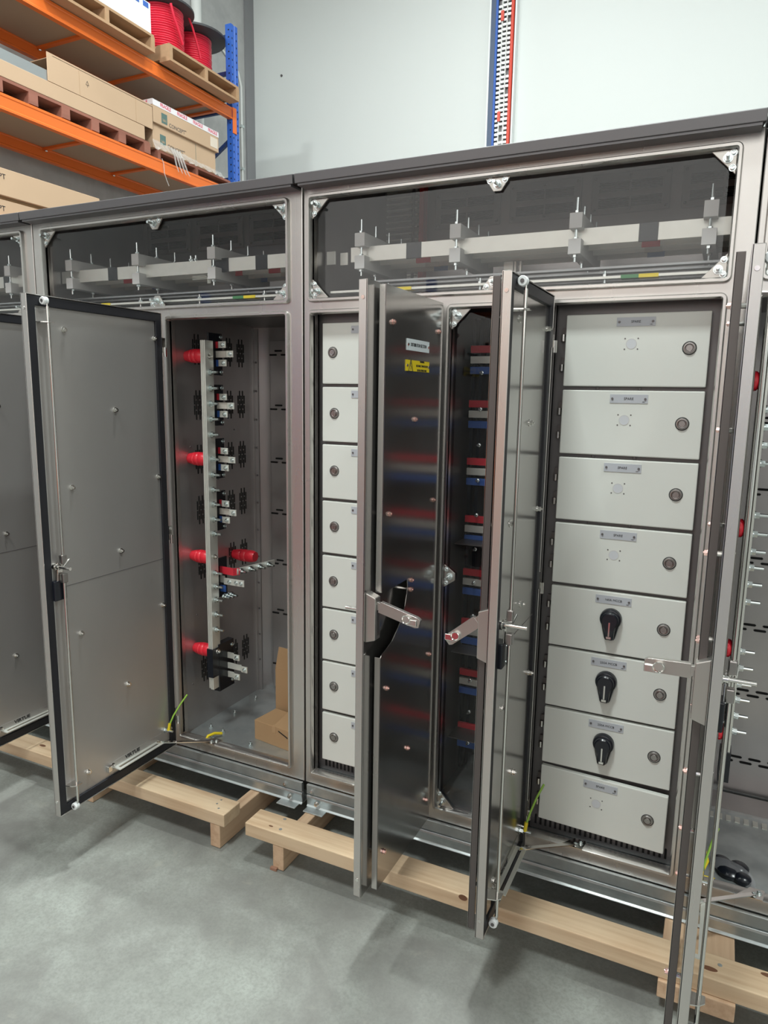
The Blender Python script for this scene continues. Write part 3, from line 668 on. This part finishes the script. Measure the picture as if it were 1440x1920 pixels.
        obj('stay_foot', G().prism([(pE.x-.045, -.004), (pE.x-.01, .045), (pE.x+.03, .045), (pE.x+.022, -.004)], 2, Z_OB+.001, Z_OB+.004), CHROME, t)
        for dx in (0, .014): put('foot_rivet', ME_CAPB, t, (pE.x+dx, .012+dx, Z_OB+.004), (0, -math.pi/2, 0))
        put('earth_stud', ME_BOLT, d, (xp, y1-.055, zs+.03), None if s > 0 else BX)
        obj('earth_lug', G().tube([(xp+s*.018, y1-.055, zs+.03), (xp+s*.020, y1-.05, zs+.06)], .006, 8), YEL, d, smooth=50)
        pts = [(xp+s*.020, y1-.05, zs+.055), (xp+s*.028, y1-.035, zs+.09), (xp+s*.04, y1-.005, zs+.13), (xp+s*.055, y1+.02, zs+.165)]
        obj('earth_wire', G().tube(pts, .0035, 8), EYG, d, smooth=60, label='green and yellow earth wire')
    for zh in (1.66, .93, .16):
        xh = (xe+xi)/2; hy = y1+.004
        g = G().box(xi-.001 if s < 0 else xi-.004, xi+.004 if s < 0 else xi+.001, y1-.004, y1+.012, zh-.02, zh+.035); g.cyl((xi-sx*.006, y1+.004, zh-.035), (xi-sx*.006, y1+.004, zh+.0), .006, 10)
        obj('door_hinge', g, CHROME, d)
    g = G()
    for z in (z1-.045, z0+.055): g.lathe((lo+.5*(hi-lo), y0, z), (lo+.5*(hi-lo), y0-.01, z), [(0, .0055), (.002, .005), (.002, .002)], 12)
    obj('edge_screw', g, CHROME, d)
    if shield:
        sx0, sx1, sy0, sy1, sz0, sz1 = shield     # sx0 near the door, sx1 outer face
        if cut:
            n = 14; zc0, zc1 = onX(716, 1112, sx1)[2], onX(713, 1231, sx1)[2]
            top = onX(764, 1086, sx1); arc = [(float(top[1]), float(top[2]))]
            for u, v in ((764.5, 1100), (763, 1114), (759.5, 1137), (754, 1156), (746.5, 1178), (735.5, 1202), (722.5, 1220), (715, 1229)):
                q = onX(u, v, sx1); arc.append((float(q[1]), float(q[2])))
            poly = [(sy0, sz0), (sy1, sz0), (sy1, sz1), (sy0, sz1), (sy0, float(zc0)), (sy0+.02, float(zc0)-.002)]+arc+[(sy0+.008, float(zc1)), (sy0, float(zc1)-.006)]
            sh = obj('sun_shield', G().prism(poly, 0, sx1-sx*.002, sx1), DOORST, d, label='dark mirror-like stainless outer panel with a curved cut-out')
            obj('shield_return', G().box(min(sx0, sx1), max(sx0, sx1), sy0, sy0+.002, sz0, float(zc1)-.006).box(min(sx0, sx1), max(sx0, sx1), sy0, sy0+.002, float(zc0), sz1), STEEL, d, bev=.0008)
        else:
            sh = obj('sun_shield', G().box(min(sx1, sx1-sx*.002), max(sx1, sx1-sx*.002), sy0, sy1, sz0, sz1), DOORST, d)
            zc0, zc1 = .955, .765
            obj('shield_return', G().box(min(sx0, sx1), max(sx0, sx1), sy0, sy0+.002, sz0, sz1), EDGE, d, bev=.0008)
        for z, y in ST_Y:
            yy = sy1-.04+(y+.055)*(sy1-sy0)/.43*1.0
            put('shield_stud', ME_CSTUD, d, (sx1, yy if not cut else y, z), None if sx > 0 else BX)
            obj('shield_spacer', G().lathe((xe, yy if not cut else y, z), (sx1, yy if not cut else y, z), [(0, .006), (abs(sx1-xe)-.003, .006)], 8), CHROME, d)
        put('shield_stud', ME_CSTUD, d, (sx1, -.222, .94) if cut else (sx1, sy0+.17, .94), None if sx > 0 else BX)
    return d
ZD0, ZD1 = .030, 1.787
door(tL, 'door', 'open stainless door with black gasket, inside face showing, left of the open bay', -.632, -.607, -.605, -.022, ZD0, ZD1, -1, DOORST=DOORMT)
door(tL, 'door', 'open stainless door partly hidden behind the next door, at the left edge', -1.262, -1.237, -.605, -.022, ZD0, ZD1, -1, DOORST=DOORMT)
d1 = door(tC, 'door', 'open door seen from outside with a dark polished outer panel and two labels', .505, .480, -.484, -.022, ZD0, ZD1, 1, (.513, .532, -.43, -.018, .028, 1.780), inner=False, cut=True)
tri_handle(d1, .505, 1, -.458, .952, .822, .135)
obj('lock_rod_handle', G().cyl((.48, -.44, .897), (.425, -.44, .897), .0055, 10), CHROME, d1, smooth=50)
d2 = door(tC, 'door', 'open door with a gasket and locking rod inside, left of the right compartments', .855, .879, -.478, -.022, ZD0, ZD1, -1, (.845, .826, -.455, -.03, .032, 1.780))
tri_handle(d2, .855, -1, -.45, .957, .822, .118, -.80)
d3 = door(tR, 'door', 'nearest open door, seen edge-on at the right', 1.371, 1.3945, -.598, -.022, ZD0, ZD1, -1, (1.362, 1.344, -.565, -.03, .032, 1.780))
tri_handle(d3, 1.371, -1, -.57, .957, .822, .105, -.02)
# labels on the outer panel of the central door
X = .5325
def lab(u0, v0, v0b, u1, v1, v1b, m, nm, lb):
    a = onX(u0, v0, X); b = onX(u0, v0b, X); c = onX(u1, v1, X)
    y0, y1 = float(a[1]), float(c[1]); z1, z0 = float(a[2]), float(b[2]); obj(nm, G().box(.532, .5345, y0, y1, z0, z1), m, d1, label=lb); 
    g = G()
    for yy in (y0+.006, y1-.006): g.lathe((.5345, yy, (z0+z1)/2), (.54, yy, (z0+z1)/2), [(0, .0045), (.002, .004)], 10)
    obj('label_screw', g, CHROME, d1); return (y0+y1)/2, (z0+z1)/2, y1-y0, z1-z0
cy, cz, wd, ht = lab(763, 634, 656, 804, 641, 661, mat('white_label', (.72, .78, .80), .4), 'white_label', 'white engraved label')
text('lettering', 'DISTRIBUTION SECTION', .0135, (.5349, cy, cz), 'right', INK, d1, .78)
cy, cz, wd, ht = lab(761, 674, 695, 804, 678, 698, YEL, 'warning_label', 'yellow warning label')
for k, s in enumerate(('WARNING', 'DISCONNECT MAIN ISOLATOR', 'BEFORE OPENING PANEL')): text('lettering', s, .0085 if k else .0095, (.5349, cy+.028, cz+.013-.0125*k), 'right', INK, d1, .74)
g = G()
a, b, c_ = (cy-.070, cz-.016), (cy-.040, cz-.016), (cy-.055, cz+.018)
for p, q in ((a, b), (b, c_), (c_, a)): g.tube([(.5348, *p), (.5348, *q)], .0012, 4)
g.tube([(.5348, cy-.055, cz+.008), (.5348, cy-.058, cz-.002), (.5348, cy-.052, cz-.002), (.5348, cy-.055, cz-.012)], .001, 4)
obj('warning_symbol', g, INK, d1)
# ------------------------------------------------------------------ things inside the bays
def cardbox(name, label, tf_pts, m, cat='cardboard box', **k):
    return None
b1 = thing('cardboard_box', 'open brown cardboard carton standing on end at the back of the left bay', 'box', (-.22, .4, .042))
obj('carton_body', G().box(-.33, -.10, .30, .52, .042, .30), CARDB, b1, bev=.002)
obj('carton_flap', G().prism([(-.33, .30), (-.31, .405), (-.10, .40), (-.10, .30)], 1, .300, .303), CARDB, b1)
obj('carton_flap', G().box(-.20, -.10, .50, .503, .30, .42), CARDB, b1)
b2 = thing('cardboard_box', 'small closed brown cardboard box in front of the upright carton', 'box', (-.2, .2, .042))
R2 = Matrix.Rotation(math.radians(-8), 3, 'Z'); c0 = Vector((-.335, .150, .0))
def tfb(v): w = R2 @ (Vector(v)-c0); return tuple(w+c0)
g = G(tfb).box(-.335, -.08, .150, .285, .042, .128); obj('box_body', g, CARDB, b2, bev=.002)
obj('box_tape', G(tfb).box(-.235, -.215, .149, .286, .1, .1288), mat('brown_tape', (.44, .27, .14), .4), b2)
obj('box_cutout', G(tfb).prism([(-.20, .113), (-.15, .095), (-.15, .100), (-.20, .117)], 1, .1485, .151), DARK, b2)
obj('box_flap', G(tfb).prism([(.15, .128), (.285, .128), (.30, .165), (.297, .166)], 0, -.23, -.08), CARDB, b2)
# plastic bag of black fittings
bg = thing('plastic_bag', 'clear plastic bag holding black plastic fittings on the right bay floor', 'bag', (1.46, .12, .042))
c = onZ(1372, 1630, .06); cx, cyb = float(c[0]), float(c[1])
g = G(); secs = []
for k in range(7):
    t_ = k/6; r = .052*math.sin(math.pi*(.12+.8*t_)); secs.append([(cx+.05-.11*t_*1.0+r*.9*math.cos(a), cyb-.04+.09*t_+r*.55*math.sin(a)*.6, .044+r*.5*(1+math.sin(a))*.55) for a in [2*math.pi*j/16 for j in range(16)]])
obj('bag_film', g.loft(secs), BAG, bg, smooth=30)
for k, (dx, dy, s) in enumerate(((-.005, .0, .036), (.03, -.02, .026), (-.03, .035, .032), (.02, .03, .03))):
    obj('black_fitting', G().lathe((cx+dx, cyb+dy, .044), (cx+dx, cyb+dy, .1), [(0, s), (.012, s), (.018, s*.8), (.022, s*.4)], 16), BLKPL, bg, smooth=40)
# ------------------------------------------------------------------ timber bearers
T_, H_ = -.04, .053
def timber(name, label, x0, x1, y0, y1, z0, z1, m=WOOD, group=None):
    o = obj(name, G().box(x0, x1, y0, y1, z0, z1), m, None, bev=.003); tag(o, label, 'timber', group); return o
tm = timber('timber_bearer', 'long pine timber lying under the doors on the right, with dark knots', -.088, 2.8, -.252, -.155, T_-.0505, T_)
tm2 = timber('timber_bearer', 'pine timber on the left, ending at the gap below the cardboard boxes', -1.95, -.183, -.252, -.155, T_-.0505, T_)
for (u, v, r, face) in ((868, 1683, .012, 'f'), (1330, 1816, .014, 't'), (1440, 1829, .012, 't'), (508, 1549, .006, 't'), (80, 1398, .012, 't')):
    p = onZ(u, v, T_) if face == 't' else onY(u, v, -.252)
    par = tm2 if u < 300 else tm
    if face == 't': g = G().loft([[(p[0]+r*s*1.5*math.cos(a), p[1]+r*s*.6*math.sin(a), T_+.0006*h) for a in [math.pi*k/8 for k in range(16)]] for s, h in ((1, 0), (1, 1))])
    else: g = G().loft([[(p[0]+r*1.2*math.cos(a), -.252-.0006*h, p[2]+r*.8*math.sin(a)) for a in [math.pi*k/8 for k in range(16)]] for h in (0, 1)])
    obj('knot', g, KNOT, par)
g = G()
for u, v in ((534, 1536), (526, 1555), (1269, 1787), (1350, 1810)): p = onZ(u, v, T_); g.lathe((p[0], p[1], T_), (p[0], p[1], T_+.01), [(0, .006), (.001, .006), (.001, .003)], 10)
obj('screw', g, GALV, tm, stuff=True)
g = G()
for u, v in ((407, 1507), (415, 1500), (410, 1516)): p = onZ(u, v, T_); g.lathe((p[0], p[1], T_), (p[0], p[1], T_+.01), [(0, .004), (.001, .004)], 10)
obj('screw', g, GALV, tm2, stuff=True)
zt = T_-.0505
for x, lb in ((-.251, 'upright pine cross block under the right end of the left timber'), (.030, 'upright pine cross block under the left end of the long timber'), (-.905, 'pine cross block under the left timber behind the open gasketed door')):
    w = .045
    timber('cross_block', lb, x, x+w, -.250, .55, ZF+.001, zt-.0005, WOODY)
sh = thing('packing_shim', 'thin pinkish timber shim under the front corner of a cross block', 'shim', (.03, -.26, ZF)); obj('shim', G().box(.026, .052, -.262, -.251, ZF+.0005, ZF+.010), mat('shim_wood', (.34, .18, .12), .8), sh)
timber('cross_block', 'wide flat pine block under the long timber beside the nearest door', 1.318, 1.512, -.262, .55, zt-.052, zt-.0005, WOODY)
timber('cross_block', 'lower block set back beneath the wide flat block', 1.33, 1.50, -.2, .55, ZF+.001, zt-.0525, WOODY)
# ------------------------------------------------------------------ pallet rack on the left wall
KS = 1.35
def tk(v): return tuple(float(CAM[i]+(v[i]-CAM[i])*KS) for i in range(3))
def RG(): return G(tk)
zf = float(CAM[2]+(ZF-CAM[2])/KS)      # floor height before scaling
XR = -2.6; XB = -3.17
rk = thing('pallet_rack', 'orange and blue pallet rack along the left concrete wall', 'rack', tk((XR, 2.0, zf)))
for y in (3.05, .25):
    for x in (XR, XB):
        g = RG().prism([(x, y), (x, y+.034), (x-.006, y+.040), (x-.006, y+.048), (x, y+.054), (x, y+.088), (x-.058, y+.088), (x-.058, y+.082), (x-.009, y+.082), (x-.009, y+.006), (x-.058, y+.006), (x-.058, y)], 2, zf, 4.49)
        obj('upright', g, BLUE, rk)
        g = RG()
        z = 3.0
        while z < 4.45:
            g.box(x, x+.0012, y+.010, y+.018, z, z+.014).box(x, x+.0012, y+.066, y+.074, z, z+.014).box(x-.03, x-.018, y-.0012, y, z+.01, z+.02); z += .055
        obj('upright_slot', g, DARK, rk, stuff=True)
    for z in (2.2, 3.28, 3.83, 4.12, 4.40): obj('brace', RG().box(XB, XR-.04, y+.03, y+.055, z, z+.03), BLUED, rk)
    for za, zb in ((4.12, 3.83), (3.28, 3.60), (3.28, 2.9)): obj('brace', RG().loft([[(XB, y+.03, za), (XB, y+.055, za), (XB, y+.055, za+.035), (XB, y+.03, za+.035)], [(XR-.045, y+.03, zb), (XR-.045, y+.055, zb), (XR-.045, y+.055, zb+.035), (XR-.045, y+.03, zb+.035)]]), BLUED, rk)
for z0, z1 in ((3.757, 3.845), (3.10, 3.19), (2.40, 2.49)):
    for x, nm in ((XR, 'beam'), (XB, 'beam')):
        s = .004
        prof = [(x-.04, z0), (x, z0), (x, z0+.012), (x-s, z0+.018), (x-s, z1-.02), (x, z1-.014), (x, z1), (x-.04, z1)]
        g = RG(); vs = prof; n = len(vs)
        g.loft([[(p[0], y, p[1]) for p in prof] for y in (.34, 3.05)]); obj(nm, g, ORANGE, rk)
        if x == XR:
            for y in (3.05, .29): obj('beam_connector', RG().box(x-.002, x+.006, y-.0, y+.05, z0-.11, z1+.005), ORANGE, rk, bev=.003); 
    y = .4; k = 0
    while y < 2.98:
        y2 = min(y+.62, 3.02); obj('shelf_board', RG().box(XB-.0, XR-.012, y+.003, y2-.003, z1-.008, z1+.004), CHIP, rk)
        obj('deck_bar', RG().box(XB, XR-.04, y2-.02, y2+.012, z1-.024, z1-.008), ORANGE, rk)
        obj('deck_bolt', RG().lathe((XB+.01, y2-.004, z1-.028), (XB+.01, y2-.004, z1-.04), [(0, .011), (.006, .009), (.008, .004)], 10), ZINC, rk)
        y = y2
def pallet(label, x0, x1, y0, y1, z0, m=PALL, blocks=3, group=None, h=.115, bot=True):
    t = thing('pallet', label, 'pallet', tk(((x0+x1)/2, (y0+y1)/2, z0)), group); b = .017
    n = 5
    for k in range(n):
        w = (x1-x0)/n; obj('deck_board', RG().box(x0+w*k+.006, x0+w*(k+1)-.006, y0, y1, z0+h-b, z0+h), m, t)
    for k in range(3 if bot else 0):
        w = .10; xx = x0+(x1-x0-w)*k/2; obj('bottom_board', RG().box(xx, xx+w, y0, y1, z0, z0+b), m, t)
    for k in range(blocks):
        w = .03 if blocks == 3 else .06; yy = y0+(y1-y0-w)*k/(blocks-1); obj('bearer', RG().box(x0, x1, yy, yy+w, z0+(b if bot else .001), z0+h-b), m, t)
    return t
ZU = 3.85; ZL = 3.195
pallet('pale wooden pallet under the white box, top rack level', -3.2, -2.505, 1.20, 2.055, ZU)
pallet('pale wooden pallet carrying the two red cable reels', -3.16, -2.482, 2.18, 2.99, ZU)
pallet('reddish brown long pallet under the long cartons, middle rack level', -3.2, -2.60, .60, 2.075, ZL, PALLR, 7, h=.085, bot=False)
pallet('reddish brown pallet wrapped in film under the fragile boxes', -3.15, -2.62, 2.17, 3.04, ZL, PALLR, 3, h=.07, bot=False)
# loads
def rbox(name, label, x0, x1, y0, y1, z0, z1, m, cat='box', group=None):
    t = thing(name, label, cat, tk(((x0+x1)/2, (y0+y1)/2, z0)), group); obj('body', RG().box(x0, x1, y0, y1, z0, z1), m, t, bev=.004); return t
def rtext(t, s, size, x, y, z, m, axes='right', squash=1., bold=0.):
    return text('lettering', s, size*KS, tk((x, y, z)), axes, m, t, squash, bold)
def tks(p): return tk(p)
wb = rbox('white_box', 'white carton with blue print on the upper pallet', -3.05, -2.56, 1.55, float(onX(283, 40, -2.56)[1]), ZU+.117, 4.19, WHTBOX)
for u0, u1 in ((241, 261), (268, 278)): obj('blue_print', RG().box(-2.5605, -2.5585, float(onX(u0, 8, -2.56)[1]), float(onX(u1, 12, -2.56)[1]), 4.148, 4.182), BLUINK, wb)
def reel(label, x, y, z, rf, rb, rc, hh):
    t = thing('cable_reel', label, 'cable reel', tk((x, y, z)))
    for za, rr in ((z, rb), (z+hh-.02, rf)):
        obj('flange', RG().lathe((x, y, za), (x, y, za+1), [(0, rr-.004), (.003, rr), (.017, rr), (.02, rr-.004)], 48), REEL, t, smooth=40)
    prof = [(0.021, rc*.9)]; n = int((hh-.042)/.016); st = (hh-.042)/n
    for k in range(n):
        zz = .021+st*k; q = rc*(1+.012*math.sin(k*2.1)); prof += [(zz+st*.05, q*.955), (zz+st*.3, q*.995), (zz+st*.5, q), (zz+st*.7, q*.995), (zz+st*.95, q*.955)]
    obj('red_cable', RG().lathe((x, y, z), (x, y, z+1), prof, 48), REDCAB, t, smooth=60)
    return t
def opx(pts, X): return [tuple(onX(u, v, X+dx)) for u, v, dx in pts]
r1 = reel('tall black cable reel wound with red cable, beside the white box', -2.80, 2.45, ZU+.118, .25, .235, .168, .395)
obj('cable_end', RG().tube(opx([(320, 6, 0), (326, 32, 0), (334, 55, .0), (343, 84, .0)], -2.60), .010, 8), REDCAB, r1, smooth=60)
r2 = reel('black cable reel with a wide top flange and red cable, nearest the blue upright', -2.905, 2.93, ZU+.118, .275, .21, .155, .42)
obj('cable_end', RG().tube(opx([(352, 28, 0), (361, 52, 0), (370, 84, 0), (376, 110, 0)], -2.66), .008, 8), REDCAB, r2, smooth=60)
lb1 = rbox('long_carton', 'long plain carton directly on the reddish pallet', -3.1, -2.605, .5, 2.03, ZL+.087, 3.375, CARD)
lb2 = thing('long_carton', 'long open-ended carton stacked on the plain long carton', 'box', tk((-2.85, 1.7, 3.376)))
g = RG().box(-2.612, -2.606, 1.22, 2.117, 3.378, 3.545).box(-3.06, -3.05, 1.22, 2.117, 3.378, 3.545).box(-3.06, -2.606, 2.112, 2.117, 3.378, 3.54).box(-3.06, -2.606, 1.26, 2.117, 3.53, 3.536)
obj('body', g, CARD, lb2, bev=.002)
for y in (1.46, 1.95): obj('crease', RG().box(-2.6062, -2.6055, y, y+.0015, 3.38, 3.54), CARDB, lb2)
g = RG(); yy, zz = 1.525, 3.475
for p, q in (((yy-.012, zz-.012), (yy+.012, zz-.012)), ((yy-.012, zz-.012), (yy, zz+.012)), ((yy, zz+.012), (yy+.012, zz-.012)), ((yy, zz-.012), (yy, zz-.026))): g.tube([(-2.605, *p), (-2.605, *q)], .0012, 4)
obj('recycling_mark', g, INK, lb2)
gc = thing('steel_channel', 'grey steel channel lengths lying in the open carton', 'channel', tk((-2.75, .9, 3.376)))
obj('channel', RG().loft([[(x_, y, z_) for x_, z_ in ((-2.615, 3.378), (-2.615, 3.44), (-2.622, 3.44), (-2.63, 3.386), (-2.72, 3.386), (-2.72, 3.378))] for y in (.5, 1.6)]), GREYCH, gc)
obj('channel', RG().loft([[(x_, y, z_) for x_, z_ in ((-2.80, 3.378), (-2.80, 3.46), (-2.81, 3.46), (-2.82, 3.386), (-2.95, 3.386), (-2.95, 3.378))] for y in (1.12, 1.7)]), GREYCH, gc)
# fragile boxes
fb2 = rbox('fragile_carton', 'lower carton of the taped pair wrapped in film at the rack end', -3.08, -2.625, 2.13, 2.845, ZL+.072, 3.435, CARD)
fb1 = rbox('fragile_carton', 'upper carton of the pair, with fragile tape along its top edge', -3.09, -2.605, 2.12, 2.865, 3.436, 3.592, CARD)
obj('fragile_tape', RG().box(-2.6055, -2.603, 2.12, 2.865, 3.552, 3.594).box(-3.0, -2.605, 2.118, 2.1195, 3.556, 3.594).box(-3.0, -2.603, 2.12, 2.865, 3.592, 3.594), TAPE, fb1)
for y in (2.25, 2.43, 2.61, 2.79): rtext(fb1, 'FRAGILE', .036, -2.6025, y, 3.573, REDINK, bold=.0008, squash=.85)
rtext(fb1, 'FRAGILE', .036, -2.72, 2.1175, 3.575, REDINK, 'front', bold=.0008)
for t, z, x in ((fb1, 3.49, -2.6048), (fb2, 3.345, -2.6248)):
    obj('print_block', RG().box(x, x+.0008, 2.205, 2.265, z-.035, z+.035), TEAL, t); rtext(t, 'laki', .028, x+.0016, 2.235, z-.012, CARD)
    rtext(t, 'CONCEPT', .040, x+.0012, 2.37, z-.028, GREYPL, squash=.95); rtext(t, 'TM', .012, x+.0012, 2.465, z-.014, INK)
    rtext(t, 'kitchens', .014, x+.0012, 2.335, z-.052, INK) if False else None
obj('paper_label', RG().box(-2.605, -2.6035, 2.76, 2.85, 3.46, 3.535), mat('paper', (.72, .62, .52), .7), fb1)
obj('crease', RG().box(-2.6245, -2.6238, 2.60, 2.603, 3.27, 3.43), TEAL, fb2)
# stretch film
fm = thing('stretch_film', 'crumpled clear stretch film round the base of the fragile cartons', 'film', tk((-2.6, 2.5, 3.2)))
g = RG(); secs = []; rnd = random.Random(3)
for k in range(40):
    y = 2.11+.80*k/39; z0_ = 3.205+.02*rnd.random() - .0*k; secs.append([(-2.618+.01*rnd.random(), y, 3.315-.03*k/39+.008*rnd.random()), (-2.610+.008*rnd.random(), y, 3.295-.03*k/39), (-2.600+.015*rnd.random(), y, 3.265), (-2.585+.02*rnd.random(), y, z0_+.035)])
g.loft(secs, closed=False, cap=False); obj('film', g, FILM, fm)
for k in range(4):
    y = 2.28+.03*k; obj('film_strand', RG().tube([(-2.59, y, 3.30), (-2.575, y+.02, 3.25), (-2.57, y+.03+.012*k, 3.19-.008*k), (-2.565, y+.05+.012*k, 3.14)], [.009, .008, .006, .003], 6), FILM, fm, smooth=60)
st = thing('hanging_string', 'pale string hanging over the middle orange beam', 'string', tk((-2.59, 2.2, 3.19)))
obj('string', RG().tube([(-2.60, 2.19, 3.20), (-2.59, 2.195, 3.17), (-2.59, 2.20, 3.10), (-2.585, 2.22, 3.05), (-2.585, 2.24, 3.02)], .0035, 6), FILM, st, smooth=60)
# cartons low on the left (lowest visible shelf)
lc1 = rbox('flat_carton', 'upper of the large flat cartons at the bottom left of the rack', -3.0, -2.61, .55, 1.585, 2.62, 2.775, CARD)
lc2 = rbox('flat_carton', 'lower of the large flat cartons at the bottom left of the rack', -3.0, -2.625, .55, 1.60, 2.4945, 2.60, CARD)
obj('carton_gap', RG().box(-2.99, -2.64, .56, 1.57, 2.60, 2.62), CARDB, lc2)
p = onX(-18, 324, -2.609); rtext(lc1, 'CONCEPT', .042, -2.6085, float(p[1]), float(p[2]), INK)
p = onX(-18, 385, -2.624); rtext(lc2, 'CONCEPT', .042, -2.6235, float(p[1]), float(p[2]), INK)
# conduit on the concrete wall
x, y = float(onX(371, 50, XL+.08)[1]), 0
cp = thing('conduit_pipe', 'pale vertical conduit pipe on the concrete wall behind the rack', 'pipe', (XL+.06, x, ZF)); obj('pipe', G().cyl((XL+.06, x, ZF), (XL+.06, x, 8.1), .062, 20), PVC, cp, smooth=40)
obj('socket', G().cyl((XL+.06, x, 4.3), (XL+.06, x, 4.45), .07, 20), PVC, cp, smooth=40)
# ------------------------------------------------------------------ cable ladder on the white wall
tx0, tx1 = float(onY(916, 200, YB-.05)[0]), float(onY(962, 200, YB-.05)[0])
wt = tx1-tx0
ct = thing('cable_ladder', 'tall steel cable ladder with blue and red edge cables on the white wall', 'cable ladder', ((tx0+tx1)/2, YB-.05, 0))
obj('edge_strip', G().box(tx0-.012, tx0+.006, YB-.10, YB-.001, ZF, 8.1), NYLON, ct)
obj('edge_strip', G().box(tx1-.006, tx1+.012, YB-.10, YB-.001, ZF, 8.1), NYLON, ct)
obj('blue_cable_bank', G().box(tx0+.006, tx0+wt*.25, YB-.085, YB-.02, ZF, 8.1), TRAYB, ct); obj('blue_cable', G().cyl((tx0+wt*.24, YB-.075, ZF), (tx0+wt*.24, YB-.075, 8.1), .016, 10), BLUINK, ct)
obj('red_cable', G().cyl((tx1-wt*.13, YB-.08, ZF), (tx1-wt*.13, YB-.08, 8.1), .022, 10), TRAYR, ct)
obj('tray_base', G().box(tx0+wt*.25, tx1-.006, YB-.03, YB-.02, ZF, 8.1), GREYPL, ct)
for f in (.43, .62): obj('rail', G().box(tx0+wt*f, tx0+wt*f+.012, YB-.075, YB-.03, ZF, 8.1), PVC, ct)
ME_R = mesh_only('rung', G().box(0, wt*.145, 0, .03, 0, .026), mat('bright_rung', (.78, .8, .8), .3, .5))
z = 3.4
while z < 7.6:
    for f in (.29, .46, .65):
        if random.random() < .93: put('rung', ME_R, ct, (tx0+wt*f, YB-.065, z+.01*(f > .4)))
    z += .052
for z in (4.75, 5.85): obj('red_tag', G().box(tx0+wt*.40, tx0+wt*.52, YB-.085, YB-.07, z, z+.11), TRAYR, ct)
obj('wall_screw', G().lathe((float(onY(528, 142, YB)[0]), YB, float(onY(528, 142, YB)[2])), (float(onY(528, 142, YB)[0]), YB-.1, float(onY(528, 142, YB)[2])), [(0, .018), (.01, .015)], 10), GREYPL, None)
tag(bpy.data.objects['wall_screw'], 'tiny screw head alone on the white wall', 'screw')

# ------------------------------------------------------------------ unseen drums added across the aisle to put red reflections into the polished steel
for x, rr, h, lb in ((.80, .24, .62, 'red drum added for its reflection across the aisle, rightmost of the row'), (-.15, .25, .60, 'red drum added for its reflection across the aisle, second of the row from the right'), (-1.10, .24, .58, 'red drum added for its reflection across the aisle, middle of the row'), (-2.05, .25, .62, 'red drum added for its reflection across the aisle, second of the row from the left'), (-3.00, .24, .60, 'red drum added for its reflection across the aisle, leftmost of the row')):
    y = -3.1; t = thing('reflection_drum', lb, 'added drum', (x, y, ZF))
    for za in (.001, h-.03): obj('flange', G().lathe((x, y, ZF+za), (x, y, ZF+za+1), [(0, rr+.05), (.028, rr+.05)], 36), REEL, t, smooth=40)
    prof = []
    for j in range(20): prof += [(.03+(h-.061)*j/20+.003, rr*.97), (.03+(h-.061)*(j+.5)/20, rr)]
    obj('red_cable', G().lathe((x, y, ZF), (x, y, ZF+1), prof, 36), REDCAB, t, smooth=60)
# unseen rack and goods added across the aisle to colour the steel reflections
t = thing('reflection_rack', 'orange and blue rack added for reflections across the aisle behind the red drums', 'rack', (-1.2, -4.9, ZF))
for x in (-4.2, -1.4, 1.4):
    for y in (-5.3, -4.5): obj('upright', G().box(x, x+.09, y, y+.07, ZF, 2.6), BLUE, t, bev=.003)
for z in (.62, 1.45, 2.3):
    for y in (-5.3, -4.44): obj('beam', G().box(-4.11, 1.4, y, y+.05, z, z+.11), ORANGE, t, bev=.004)
    obj('shelf_board', G().box(-4.1, 1.39, -5.25, -4.45, z+.111, z+.13), CHIP, t)
for x, z, w, h, m, lb in ((-3.9, .752, .9, .40, REDSL, 'added red crate on the rack across the aisle, far left'), (-2.8, .752, 1.0, .45, CARD, 'added cardboard carton on the rack across the aisle, lower shelf'), (-1.0, .752, .9, .42, ORANGE, 'added orange crate on the rack across the aisle'), (.1, .752, 1.0, .46, WHTBOX, 'added white carton on the rack across the aisle, lower right'),
                       (-3.7, 1.582, 1.1, .5, BLUE, 'added blue crate on the upper shelf of the rack across the aisle'), (-2.3, 1.582, .8, .5, WHTBOX, 'added white carton on the upper shelf of the rack across the aisle'), (-.9, 1.582, 1.1, .5, CARD, 'added cardboard carton on the upper shelf of the rack across the aisle')):
    c = thing('prop', lb, 'prop', (x, -4.9, z)); obj('body', G().sheet_holes(2, z, z+h-.03, (x, x+w, -5.2, -4.5), [(x+.03, x+w-.03, -5.17, -4.53)]).box(x+.01, x+w-.01, -5.19, -4.51, z, z+.03), m, c, bev=.004)
    obj('rim', G().sheet_holes(2, z+h-.031, z+h, (x-.01, x+w+.01, -5.21, -4.49), [(x+.03, x+w-.03, -5.17, -4.53)]), m, c, bev=.004)

# groups for things that repeat
for key, ph in (('switchboard_cabinet', 'stainless switchboards in the row'), ('cross_block', 'pine cross blocks under the timbers'), ('timber_bearer', 'long pine timbers under the doors'), ('pallet', 'wooden pallets on the rack'),
                ('cable_reel', 'black cable reels on the top rack level'), ('long_carton', 'long cartons on the middle rack level'), ('fragile_carton', 'taped cartons at the rack end'), ('flat_carton', 'flat cartons low on the rack'),
                ('cardboard_box', 'cardboard boxes in the left bay'), ('reflection_drum', 'red drums added for reflections across the aisle'), ('prop', 'crates and cartons added for reflections on the rack across the aisle')):
    for o in bpy.data.objects:
        if o.parent is None and o.name.split('.')[0] == key: o['group'] = ph
